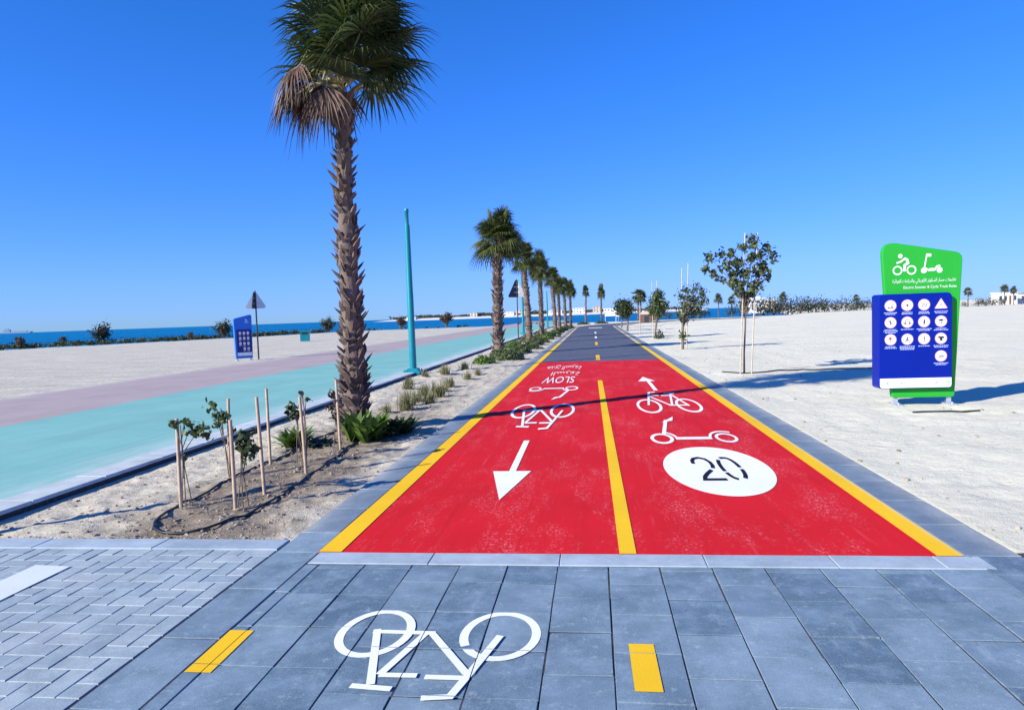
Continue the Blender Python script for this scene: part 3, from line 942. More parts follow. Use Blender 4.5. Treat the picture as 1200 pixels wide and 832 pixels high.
def clump(mb, c, r, n, size, mat=0, narrow=0.7, flat=1.0):
    c = Vector(c)
    for _ in range(n):
        v = Vector((random.gauss(0, 0.5), random.gauss(0, 0.5), random.gauss(0, 0.5) * flat))
        leaf(mb, c + v * r, size, mat, narrow, (v.normalized() + Vector((random.gauss(0, .6), random.gauss(0, .6), random.gauss(0, .6) + 0.3))).normalized())


def straps(mb, c, n, length, wid, mat=0, spread=1.0, up=0.7):
    """rosette of strap leaves"""
    c = Vector(c)
    for _ in range(n):
        az = random.uniform(0, 6.283); e = random.uniform(up * 0.45, up * 1.5)
        d = Vector((math.cos(az) * spread, math.sin(az) * spread, e)).normalized()
        s = d.cross(Vector((0, 0, 1))).normalized()
        L = length * random.uniform(0.6, 1.15)
        st = c + Vector((random.gauss(0, 0.02), random.gauss(0, 0.02), 0))
        pr_ = None
        for i in range(5):
            q = i / 4
            ctr = st + d * L * q + Vector((0, 0, -0.35 * L * q * q))
            w_ = wid * (0.5 + 1.6 * q if q < 0.4 else 1.14 * (1 - (q - 0.4) / 0.6) + 0.03) * 0.5
            cur = (ctr - s * w_, ctr + s * w_)
            if pr_: mb.face([pr_[0], pr_[1], cur[1], cur[0]], mat)
            pr_ = cur
    # strips above are separate quads; shared tone comes from the material


def sapling(loc, clusters, trunk_h, label, leafm, seed, r=0.16, n=34, size=0.085, tr=0.035, group='saplings on the sand right of the track', bend=0.05, crown_y=0.25):
    random.seed(seed)
    rt = empty('sapling', loc, label=label, cat='tree', group=group)
    tk = MB(); cr = MB()
    top = Vector((bend * 1.4, 0, trunk_h))
    path = [Vector((0, 0, -0.05)), Vector((bend * 0.2, 0.01, trunk_h * 0.3)), Vector((bend, -0.01, trunk_h * 0.65)), top]
    tk.tube(path, [tr * 1.25, tr, tr * 0.85, tr * 0.75], 8)
    for (x, z) in clusters:
        y = random.uniform(-crown_y, crown_y)
        c = Vector((x, y, z))
        st = path[2].lerp(top, random.uniform(0.3, 1.0)) if z < trunk_h + 0.7 else top
        mid = st.lerp(c, 0.5) + Vector((random.uniform(-.04, .04), random.uniform(-.04, .04), 0.06))
        tk.tube([st, mid, c], [tr * 0.5, tr * 0.33, tr * 0.18], 5, caps=False)
        clump(cr, c, r * random.uniform(0.8, 1.2), n, size)
        clump(cr, mid.lerp(c, 0.4), r * 0.8, n // 3, size)
    tk.build('trunk', M['stem'], rt)
    cr.build('crown', leafm, rt)
    return rt


T1 = [(2.672, 2.692), (2.937, 2.757), (2.779, 2.339), (2.61, 2.424), (3.126, 2.749), (3.311, 2.567), (3.156, 2.323), (3.419, 2.312), (3.153, 2.091), (3.301, 1.969), (3.563, 1.92), (3.718, 2.299), (3.986, 2.862), (3.653, 2.955), (4.002, 2.632), (3.922, 2.214), (3.467, 1.73), (3.352, 2.854), (3.574, 2.652), (3.799, 2.737), (3.753, 2.067), (3.427, 1.577), (3.62, 3.08), (3.88, 2.45), (3.02, 2.52)]
sapling((3.38, 16.08, -0.03), [(x - 3.38, z) for x, z in T1], 1.62, 'tall staked sapling with sparse leafy branches, nearest of the trees right of the track', M['leaf'], 5, r=0.115, n=40, size=0.10, tr=0.021, bend=0.04)
T2 = [(3.26, 2.066), (3.516, 2.281), (3.831, 2.364), (4.043, 2.036), (4.164, 1.808), (3.82, 1.821), (3.346, 1.646), (3.182, 1.33), (3.593, 1.412), (3.972, 1.559), (3.396, 1.15), (3.905, 1.305), (3.322, 0.487), (3.733, 2.144), (3.6, 1.75), (3.55, 2.0), (4.0, 1.75), (3.75, 1.55), (4.05, 2.2)]
sapling((3.32, 26.43, -0.03), [(x - 3.32, z) for x, z in T2], 1.05, 'sapling with a dense round crown and a leafy sprout low on its trunk', M['leaf'], 6, r=0.19, n=46, size=0.10, tr=0.045, bend=0.02)
random.seed(3)


def blob(n, cx, cz, rx, rz_):
    out = []
    while len(out) < n:
        x, z = random.uniform(-1, 1), random.uniform(-1, 1)
        if x * x + z * z < 1: out.append((cx + x * rx, cz + z * rz_))
    return out


sapling((3.31, 37.9, -0.03), blob(24, 0.12, 1.9, 0.42, 0.6), 1.1, 'rounded sapling with two pale canes rising above its crown, by the small weed', M['leaf'], 8, r=0.24, n=50, size=0.12, tr=0.05)
sapling((2.52, 52.6, -0.03), blob(20, -0.1, 1.8, 0.5, 0.65), 0.9, 'bushy sapling close to the right edge of the distant track', M['leaf_dark'], 9, r=0.3, n=44, size=0.15, tr=0.07)
sapling((2.62, 66.0, -0.03), blob(20, 0.0, 1.85, 0.75, 0.75), 1.0, 'farthest bushy sapling beside the right edge of the track, behind another sapling', M['leaf_dark'], 10, r=0.36, n=40, size=0.18, tr=0.07)
sapling((7.0, 78.0, -0.03), blob(22, 0, 1.5, 1.1, 0.7), 0.8, 'low dark spreading tree behind the brown hut', M['leaf_dark'], 12, r=0.4, n=40, size=0.2, tr=0.08)

# canes that prop the saplings: separate things
SG = 'pale canes propping the saplings'
random.seed(4)


def cane(name, loc, top, r, label, m, group, cat='stake', sides=7):
    rt = MB()
    x, y, z = top
    rt.tube([(0, 0, -0.1), (x * 0.5, y * 0.5, z * 0.5), (x, y, z)], [r, r, r * 0.93], sides)
    o = rt.build(name, m)
    o.location = loc
    return tag(o, label, cat, group)


cane('cane', (3.27, 15.98, -0.03), (0.18, 0.1, 3.2), 0.014, 'pale cane left of the trunk of the nearest sapling', M['cane'], SG)
cane('cane', (3.52, 16.0, -0.03), (0.22, 0.15, 3.2), 0.015, 'pale cane right of the trunk of the nearest sapling, rising above its crown', M['cane'], SG)
cane('cane', (3.30, 26.8, -0.03), (0.10, 0, 3.1), 0.02, 'left one of two pale canes above the dense round sapling', M['cane'], SG)
cane('cane', (3.50, 26.7, -0.03), (0.12, 0, 3.26), 0.02, 'right one of two pale canes above the dense round sapling', M['cane'], SG)
cane('cane', (3.20, 38.1, -0.03), (0.02, 0, 3.1), 0.022, 'left cane rising above the rounded sapling by the small weed', M['cane'], SG)
cane('cane', (3.40, 38.1, -0.03), (0.08, 0, 3.15), 0.022, 'right cane rising above the rounded sapling by the small weed', M['cane'], SG)
cane('cane', (3.00, 45.7, -0.03), (0.04, 0, 1.75), 0.03, 'bare tan stake between the bushy sapling and the rounded sapling', M['wood'], SG)

# seedlings in the strip: each with a stake standing beside it
random.seed(15)
STK = [(-3.518, 5.327, 0.76, -0.0, 'leftmost wooden stake, nearest the block paving'),
       (-2.983, 5.248, 0.76, 0.01, 'wooden stake in front, behind the dark drooping leaves at the hose loop'),
       (-3.687, 6.409, 0.80, 0.03, 'wooden stake behind the front pair, with a curled shoot at its tip'),
       (-3.006, 5.797, 0.88, -0.02, 'bare wooden stake of the close pair, the one nearer the camera'),
       (-3.500, 6.912, 0.84, -0.01, 'bare grey wooden stake of the close pair, the one farther back'),
       (-2.931, 6.534, 0.79, -0.02, 'wooden stake with withered brown leaves at its tip, before the bright green plant'),
       (-3.02, 7.71, 0.85, -0.02, 'wooden stake leaning against the base of the large palm'),
       (-4.86, 4.50, 1.35, 0.0, 'unseen stake added at the paved corner to cast the shadow at the left edge')]  # last one is out of view, placed and thickened only for its shadow
for x, y, h, lx, lab in STK:
    o = cane('wooden_stake', (x, y, -0.03), (lx, random.uniform(-.02, .02), h), 0.016 if h < 1 else 0.05, lab, M['wood'], 'wooden stakes in the planting strip')


def seedling(loc, clumps, leafm, label, seed, size=0.055):
    random.seed(seed)
    rt = empty('seedling', loc, label=label, cat='plant', group='young plants in the strip')
    s = MB(); c = MB()
    zmax = max(q[2] for q in clumps)
    for k in range(3):
        a = random.uniform(0, 6.28)
        s.tube([(0.06 * math.cos(a), 0.06 * math.sin(a), -0.03), (0.03 * math.cos(a + 1), 0.04 * math.sin(a), zmax * 0.5), (0, 0, zmax * 0.95)], [0.005, 0.004, 0.003], 5)
    for (x, y, z, r, n) in clumps:
        s.tube([(0, 0, max(0.02, z - 0.18)), (x * 0.6, y * 0.6, z - 0.02), (x, y, z)], [0.005, 0.004, 0.003], 5)
        clump(c, (x, y, z), r, int(n * 1.3), size * 1.15, 0, 0.65)
    s.build('stem', M['stem'], rt); c.build('foliage', leafm, rt)
    return rt


seedling((-3.46, 5.30, -0.02), [(0.12, 0, 0.67, 0.07, 34), (-0.07, 0.0, 0.71, 0.04, 14), (0.20, 0, 0.63, 0.06, 30), (0.06, 0.0, 0.74, 0.04, 8), (0.02, 0.02, 0.43, 0.02, 4)], M['leaf'], 'thin leafy seedling tied beside the leftmost wooden stake', 1, 0.045)
seedling((-3.72, 6.38, -0.02), [(-0.03, 0, 0.62, 0.07, 30), (-0.10, 0, 0.74, 0.06, 14), (0.02, 0, 0.60, 0.05, 24), (-0.05, 0, 0.55, 0.05, 14), (0.12, 0, 0.48, 0.02, 4)], M['leaf'], 'seedling with a twisted leafy shoot beside the stake with a curled tip', 2, 0.05)
seedling((-2.93, 5.30, -0.02), [(0.03, 0, 0.55, 0.07, 60), (0.07, 0, 0.47, 0.07, 50), (0.0, 0.02, 0.60, 0.05, 20), (0.12, 0, 0.64, 0.02, 6)], M['leaf_dark'], 'seedling of dark drooping leaves beside the front stake inside the hose loop', 3, 0.05)
seedling((-3.22, 7.02, -0.02), [(-0.06, 0, 0.57, 0.07, 44), (-0.02, 0, 0.54, 0.06, 24)], M['leaf_dark'], 'dark tuft of leaves left of the stake with withered tip', 4, 0.05)
seedling((-2.95, 6.60, -0.02), [(-0.03, 0, 0.80, 0.03, 9), (0.04, 0, 0.74, 0.03, 9)], M['leaf_dry'], 'withered brown sprig on the tip of a wooden stake', 5, 0.045)
seedling((-3.07, 7.76, -0.02), [(-0.04, 0, 0.66, 0.05, 18), (-0.05, 0, 0.50, 0.06, 18), (0.0, 0, 0.58, 0.04, 10), (-0.02, 0, 0.40, 0.05, 10)], M['leaf_dry'], 'half dead seedling with grey brown leaves against the large palm trunk', 6, 0.05)

PLG = 'strap leaved plants in the strip'


def strap_plant(loc, n, L, wd, mat_, label, seed, heads=3, rad=0.12, up=0.8):
    random.seed(seed)
    mb = MB()
    for h in range(heads):
        a = 6.283 * h / heads
        straps(mb, (rad * math.cos(a), rad * math.sin(a), 0.0), n, L, wd, 0, 1.0, up)
    o = mb.build('strap_plant', mat_)
    o.location = loc
    return tag(o, label, 'plant', PLG)


strap_plant((-2.93, 8.32, -0.02), 18, 0.58, 0.10, M['leaf_bright'], 'bright green strap leaved plant at the right foot of the large palm', 41, 5, 0.17, 1.9)
strap_plant((-2.66, 8.72, -0.02), 34, 0.46, 0.08, M['leaf'], 'dark green leathery plant right of the bright plant at the large palm', 42, 4, 0.15, 1.2)
strap_plant((-3.72, 8.0, -0.02), 30, 0.46, 0.055, M['leaf_bright'], 'bright green strap leaved plant behind the stake with withered tip', 43, 3, 0.08, 1.2)
strap_plant((-3.45, 8.1, -0.02), 18, 0.24, 0.05, M['leaf_dark'], 'low dark plant between the bright plant and the large palm trunk', 44, 3, 0.1, 0.5)

TG = 'tufts of dry grass in the strip'


def tuft(n, h, seed, wid=0.006):
    random.seed(seed)
    mb = MB()
    for _ in range(n):
        az = random.uniform(0, 6.283); lean = abs(random.gauss(0, 0.45))
        st = Vector((random.gauss(0, 0.05), random.gauss(0, 0.05), 0))
        d = Vector((math.cos(az) * lean, math.sin(az) * lean, 1)).normalized(); L = h * random.uniform(0.5, 1.15)
        s = Vector((-math.sin(az), math.cos(az), 0)) * wid
        m_ = st + d * L * 0.55; e_ = st + d * L + Vector((math.cos(az), math.sin(az), -0.6)) * L * 0.22 * lean * 2
        n0 = len(mb.v)
        mb.v += [tuple(st - s), tuple(st + s), tuple(m_ - s * 0.8), tuple(m_ + s * 0.8), tuple(e_)]
        mb.f += [(n0, n0 + 1, n0 + 3, n0 + 2), (n0 + 2, n0 + 3, n0 + 4)]; mb.m += [0, 0]; mb.s += [False, False]
    return mb


tufts = [tuft(170, 0.30, 51).build('grass_tuft', M['grass']), tuft(130, 0.24, 52).build('grass_tuft', M['grass'])]
TP = [(-3.18, 11.15, 1.1), (-3.32, 12.3, 0.95), (-3.38, 13.2, 0.9), (-3.00, 12.0, 1.05), (-3.02, 12.75, 1.2), (-3.10, 13.7, 0.9), (-3.19, 14.7, 0.9), (-4.40, 17.3, 1.0), (-4.01, 17.9, 1.1), (-3.76, 19.5, 1.2), (-3.08, 16.3, 0.8), (-4.05, 14.4, 1.1), (-3.06, 17.6, 0.7), (-4.35, 15.6, 0.9), (-3.3, 11.7, 1.0), (-3.45, 10.9, 0.7)]
for i, (x, y, s) in enumerate(TP):
    o = tufts[i] if i < 2 else tufts[i % 2].copy()
    if i >= 2: COL.objects.link(o)
    o.location = (x, y, -0.03); o.rotation_euler = (0, 0, i * 1.3); o.scale = (s, s, s)
    tag(o, 'tuft of pale dry grass on the sandy strip beyond the large palm', 'grass tuft', TG)


def bush(rx, ry, h, n, size, mats_, seed, nar=0.5):
    random.seed(seed)
    mb = MB()
    for _ in range(n):
        a = random.uniform(0, 6.283); q = math.sqrt(random.random()); u = random.random()
        hh = h * math.sqrt(max(0, 1 - q * q)) * (0.75 + 0.35 * noise.noise((math.cos(a) * 2, math.sin(a) * 2, seed)))
        c = Vector((q * rx * math.cos(a), q * ry * math.sin(a), hh * (0.15 + 0.85 * u)))
        leaf(mb, c, size, 0, nar, Vector((math.cos(a) * q + random.gauss(0, .5), math.sin(a) * q + random.gauss(0, .5), 0.5 + random.gauss(0, .5))).normalized())
    for _ in range(6):
        a = random.uniform(0, 6.283)
        mb.tube([(0, 0, -0.03), (0.4 * rx * math.cos(a), 0.4 * ry * math.sin(a), h * 0.4)], [0.012, 0.006], 4, 0, caps=False)
    return mb


bsrc = [bush(0.55, 0.62, 0.55, 620, 0.12, None, 61).build('bush', M['leaf']), bush(0.50, 0.55, 0.45, 460, 0.12, None, 62).build('bush', M['leaf_bright']), bush(0.55, 0.9, 0.42, 420, 0.13, None, 63).build('bush', M['leaf_dark'])]
BP = [(0, -3.30, 24.4, 1.0, 'leafy green bush in front of the ringed palm left of the bigger triangular sign'),
      (1, -3.55, 21.8, 0.9, 'small bright green bush left of the ringed palm at the strip middle'),
      (0, -2.90, 23.2, 1.05, 'leafy green bush right of the ringed palm, touching the track border')]
CL = 'low bushes along the strip left of the dark track'
for i, (x, y, s) in enumerate([(-2.95, 27.5, .9), (-3.6, 29, .9), (-2.9, 30.5, 1.0), (-2.95, 33.8, 1.0), (-3.9, 33, 1.0), (-3.0, 37.2, 1.1), (-3.7, 38.5, 1.1), (-2.9, 41, 1.1), (-2.95, 45, 1.2), (-3.6, 47, 1.2), (-2.9, 50, 1.2), (-2.9, 55, 1.2), (-2.8, 60, 1.2), (-2.75, 65, 1.2), (-2.7, 70, 1.2)]):
    BP.append(((i % 3), x, y, s, 'low green bush in the row beside the dark track, beneath the distant palms'))
BP += [(2, -1.3, 88.5, 1.3, 'low dark bush at the foot of the left lone palm at the track end'), (2, 1.0, 91.5, 1.3, 'low dark bush at the foot of the right lone palm at the track end')]
used = set()
for k, x, y, s, lab in BP:
    o = bsrc[k]
    if k in used: o = o.copy(); COL.objects.link(o)
    used.add(k)
    o.location = (x, y, -0.04); o.rotation_euler = (0, 0, x * 7 + y); o.scale = (s * 0.88, s * 0.88, s * 0.9)
    tag(o, lab, 'bush', CL)
o = bush(0.28, 0.28, 0.62, 170, 0.11, None, 66).build('weed', M['leaf_dark']); o.location = (3.45, 37.2, -0.03)
tag(o, 'small leafy weed at the foot of the rounded sapling', 'plant')

# drip hoses
def hose(pts, r, label, name='drip_hose'):
    mb = MB()
    P = []
    for a, b in zip(pts, pts[1:]):
        n = max(2, int(math.dist(a, b) / 0.12))
        for k in range(n):
            x = a[0] + (b[0] - a[0]) * k / n; y = a[1] + (b[1] - a[1]) * k / n
            x += 0.012 * noise.noise((x * 3, y * 3, 1)); P.append((x, y))
    P.append(pts[-1])
    for _ in range(2): P = [P[0]] + [((P[i - 1][0] + 2 * P[i][0] + P[i + 1][0]) / 4, (P[i - 1][1] + 2 * P[i][1] + P[i + 1][1]) / 4) for i in range(1, len(P) - 1)] + [P[-1]]
    mb.tube([(x, y, gz(x, y) + r * 0.9 + 0.004) for x, y in P], r, 6)
    return tag(mb.build(name, M['hose']), label, 'hose')


hose([(-3.62, 9.6), (-3.63, 8.0), (-3.62, 6.8), (-3.58, 5.6), (-3.54, 5.15), (-3.46, 4.86), (-3.33, 4.68), (-3.15, 4.63), (-2.98, 4.66), (-2.86, 4.78), (-2.80, 5.1), (-2.78, 5.7), (-2.86, 6.6), (-2.95, 7.6), (-3.02, 8.5)], 0.0105, 'black drip hose bent into a loop round the young plants in the strip')
hose([(2.95, 16.4), (3.4, 16.0), (3.75, 16.05), (4.2, 16.6), (5.2, 16.6), (6.4, 16.7), (7.6, 17.0)], 0.014, 'black drip hose lying on the sand past the nearest sapling')
hose([(4.32, 9.92), (4.7, 9.90), (5.2, 9.95)], 0.011, 'thin dark tube added as the dark line on the sand before the green sign')  # made-up tube standing in for a dark crack line in the sand

# loose clods and pebbles
random.seed(77)
mb = MB()
ico = bmesh.new(); bmesh.ops.create_icosphere(ico, subdivisions=1, radius=1.0)
iv = [v.co.copy() for v in ico.verts]; if_ = [tuple(v.index for v in f.verts) for f in ico.faces]; ico.free()
for _ in range(3200):
    y = 4.5 + 10 * random.random() ** 1.8
    x = random.uniform(-4.85, -2.2) if random.random() < 0.4 else random.gauss(-3.0, 0.4)
    if not -4.88 < x < -2.16: continue
    s = random.choice([0.004, 0.005, 0.006, 0.008, 0.010, 0.016]) * random.uniform(0.6, 1.4)
    sq = random.uniform(0.35, 0.8)
    q = random.random() * 9
    mb.add([(x + v.x * s * random.uniform(0.5, 1.5), y + v.y * s * random.uniform(0.5, 1.5), gz(x, y) + 0.15 * s + v.z * s * sq * random.uniform(0.6, 1.3)) for v in iv], if_, 0, False)
for _ in range(420):
    x = 2.5 + 9 * random.random() ** 1.5; y = 4.5 + 22 * random.random() ** 1.4; s = random.choice([0.004, 0.006, 0.009, 0.014, 0.022]) * random.uniform(0.7, 1.2)
    mb.add([(x + v.x * s, y + v.y * s, gz(x, y) + 0.3 * s + v.z * s * 0.7) for v in iv], if_, 0, False)
tag(mb.build('pebbles', M['clod']), 'loose clods and pebbles on the sandy strip', 'pebbles', kind='stuff')

# ---------------------------------------------------------------- lamp poles without heads
def teal_pole(loc, h, label, first=None):
    rt = empty('light_pole', loc, label=label, cat='pole', group='teal poles between the promenade and the strip')
    mb = MB()
    mb.tube([(0, 0, 0.0), (0, 0, h * 0.48), (0, 0, h * 0.48 + 0.02), (0, 0, h * 0.90)], [0.098, 0.090, 0.086, 0.074], 20)
    mb.build('shaft', M['teal_metal'], rt)
    mb = MB(); mb.tube([(0, 0, h * 0.90), (0, 0, h * 0.905), (0, 0, h - 0.09), (0, 0, h - 0.085), (0, 0, h - 0.02), (0, 0, h)], [0.058, 0.056, 0.056, 0.064, 0.064, 0.055], 16); mb.build('spigot', M['teal_metal'], rt)
    mb = MB(); mb.slab(-0.23, 0.23, -0.23, 0.23, -0.14, 0.035, 0.01); mb.slab(-0.15, 0.15, -0.15, 0.15, 0.035, 0.10, 0.02)
    mb.build('base_plate', M['teal_metal'], rt)
    for sx in (-1, 1):
        for sy in (-1, 1):
            mb = MB(); mb.tube([(sx * 0.19, sy * 0.19, 0.03), (sx * 0.19, sy * 0.19, 0.075)], 0.018, 6); mb.build('bolt', M['teal_metal'], rt)
    return rt


P1 = teal_pole((-5.02, 18.47, 0.031), 4.48, 'teal pole standing on the kerb between the large palm and the ringed palm')
dup(P1, (-5.40, 52.4, 0.031), 0, label='distant teal pole seen beside the bigger triangular sign')
dup(P1, (-5.07, 75.6, 0.031), 0, 0.9, label='farthest teal pole, thin, among the distant cluster of palms')

# ---------------------------------------------------------------- warning signs seen from behind
def tri_sign(loc, h, side, rz, label, angles):
    rt = empty('warning_sign', loc, rz, label=label, cat='road sign', group='triangular signs on posts')
    mb = MB(); mb.tube([(0, 0, -0.05), (0, 0, h)], 0.034, 10); mb.build('post', M['dark_metal'], rt)
    H_ = side * 0.9
    for ang, m in angles:
        pl = MB()
        Mx = Matrix.Rotation(ang, 4, 'Z')
        cr = 0.08
        poly = []
        for cx_, cz_, a0 in ((-side / 2 + cr * 1.2, h - H_ + cr, 150), (side / 2 - cr * 1.2, h - H_ + cr, 270), (0, h - cr * 1.6, 30)):
            for k in range(5): poly.append((cx_ + cr * math.cos(R(a0 + 30 * k)), cz_ + cr * math.sin(R(a0 + 30 * k))))
        pl.prism(poly, 0.05, 0.075, 0, Mx)
        pl.build('sign_plate', m, rt)
        for zz in (h - H_ * 0.75, h - H_ * 0.45):
            br = MB(); br.box(-0.16, 0.16, 0.03, 0.05, zz, zz + 0.05, 0, Mx); br.build('bracket', M['galv'], rt)
    return rt


tri_sign((-4.62, 41.7, -0.03), 3.72, 1.22, 0.12, 'bigger triangular sign seen from behind, between the palms beside the promenade', [(-0.5, M['grey_metal']), (0.6, M['dark_metal'])])
tri_sign((-14.55, 28.2, -0.03), 2.98, 0.85, 0.47, 'smaller triangular sign on a thin post beside the blue rules board', [(0.0, M['galv']), (1.35, M['dark_metal'])])


# ---------------------------------------------------------------- rules boards
def rounded(pts, rads, n=6):
    out = []
    N = len(pts)
    for i in range(N):
        p0, p1, p2 = Vector(pts[i - 1]), Vector(pts[i]), Vector(pts[(i + 1) % N])
        r_ = rads[i]
        a = (p0 - p1).normalized(); c = (p2 - p1).normalized()
        ang = math.acos(max(-1, min(1, a.dot(c)))); t_ = r_ / math.tan(ang / 2)
        s, e_ = p1 + a * t_, p1 + c * t_
        for k in range(n + 1):
            q = k / n
            out.append(tuple(s * (1 - q) ** 2 + p1 * 2 * q * (1 - q) + e_ * q * q))
    return out


def flat(pts, y): return [(x, y, z) for x, z in pts]


def circ(cx, cz, r, n=28): return [(cx + r * math.cos(2 * math.pi * k / n), cz + r * math.sin(2 * math.pi * k / n)) for k in range(n)]


def icon_shapes(kind, cx, cz, s, y):
    """small black drawings inside the round signs; s = radius of the white field"""
    mb = MB()
    lv = [y]
    def f(u, v): return (cx + u * s, lv[0], cz + v * s)
    def st(pts, w_=0.13, closed=False):
        lv[0] -= 0.0003; stroke(mb, pts, w_, f, closed)
    def fill(pts): lv[0] -= 0.0003; mb.face([f(*q) for q in pts])
    if kind == 'scooter':
        fill(ell(-0.4, -0.4, .16, .16, 14)); fill(ell(0.4, -0.4, .16, .16, 14)); st([(-0.4, -0.38), (0.3, -0.38)]); st([(0.15, -0.38), (0.35, 0.35), (0.15, 0.4)], .1)
    elif kind == 'dot': fill(ell(0, 0, .25, .2, 14)); st([(-.1, -.45), (0, 0)], .12)
    elif kind == 'slash': st([(-0.45, 0.45), (0.45, -0.45)], .16); fill(ell(-.05, .3, .13, .13, 12)); st([(-.05, .2), (0, -.2), (-.2, -.5)], .14)
    elif kind == 'phones': st(ell(0, -.05, .5, .5, 14, 0, 180), .12); fill(ell(-.48, -.25, .16, .26, 12)); fill(ell(.48, -.25, .16, .26, 12))
    elif kind == 'person': fill(ell(0, .38, .14, .14, 12)); st([(0, .25), (0, -.15)], .3); st([(-.05, -.1), (-.15, -.55)], .13); st([(.05, -.1), (.12, -.55)], .13)
    elif kind == 'helmet': fill(ell(0, .05, .5, .42, 14, 0, 180)); st([(.1, -.05), (.05, -.4), (-.25, -.5)], .12)
    elif kind == 'signal': st([(0, .5), (0, -.55)], .16); fill([(0, .1), (0, .5), (.42, .3)]); fill([(-.4, .45), (-.1, .45), (-.1, .05), (-.4, .05)])
    elif kind == 'rider': fill(ell(0, .4, .13, .13, 12)); st([(0, .3), (-.15, -.1), (.15, -.2)], .2); st(ell(-.3, -.38, .2, .2, 14), .08, True); st(ell(.32, -.38, .2, .2, 14), .08, True)
    elif kind == 'mark': st([(0, .5), (0, -.2)], .2); fill(ell(0, -.45, .12, .12, 12))
    elif kind == 'shirt': fill([(-.25, -.5), (.25, -.5), (.25, .1), (.55, -.02), (.62, .3), (.3, .5), (.12, .4), (-.12, .4), (-.3, .5), (-.62, .3), (-.55, -.02), (-.25, .1)][::-1])
    elif kind == 'two': st(ell(-.3, -.2, .22, .22, 14), .09, True); st(ell(.3, -.2, .22, .22, 14), .09, True); st([(-.3, -.2), (-.05, .2), (.2, .2), (.3, -.2)], .09)
    elif kind == 'bump': st([(-.35, -.3), (.0, .3), (.35, -.3)], .14)
    elif kind == '20':
        vs, fs_ = text_polys('20', 1.1, 0.75); mb.add([f(u, v - 0.37) for u, v in vs], fs_)
    return mb


def cyclist(mb, cx, cz, s, y):
    lv = [y]
    def f(u, v): return (cx + u * s, lv[0], cz + v * s)
    def st(pts, w_, closed=False): lv[0] -= 0.0003; stroke(mb, pts, w_, f, closed)
    st(ell(-0.60, -0.45, 0.36, 0.36, 30), 0.12, True); st(ell(0.60, -0.45, 0.36, 0.36, 30), 0.12, True)
    lv[0] -= 0.0003; mb.face([f(*q) for q in ell(-0.36, 0.85, 0.19, 0.19, 20)])
    st([(-0.68, 0.22), (-0.28, 0.36), (0.02, 0.62)], 0.16); st([(-0.02, 0.62), (0.22, 0.50), (0.30, 0.2), (0.02, 0.0), (-0.02, -0.55)], 0.22)


def scoot(mb, cx, cz, s, y):
    lv = [y]
    def f(u, v): return (cx + u * s, lv[0], cz + v * s)
    def st(pts, w_, closed=False): lv[0] -= 0.0003; stroke(mb, pts, w_, f, closed)
    for u in (-0.62, 0.66):
        lv[0] -= 0.0003; mb.face([f(*q) for q in ell(u, -0.58, 0.24, 0.24, 22)])
    st([(-0.60, -0.45), (-0.38, 0.78)], 0.12); st([(-0.44, 0.75), (-0.02, 0.72)], 0.24)
    st([(-0.5, -0.38), (-0.25, -0.56), (0.25, -0.56), (0.45, -0.25), (0.72, -0.22)], 0.14); st([(-.2, -.52), (.22, -.52)], .24)


ICONS = [['scooter', 'dot', '20', 'TRI'], ['slash', 'phones', 'person', 'helmet'], ['signal', 'rider', 'mark', 'shirt'], [None, None, None, 'two']]


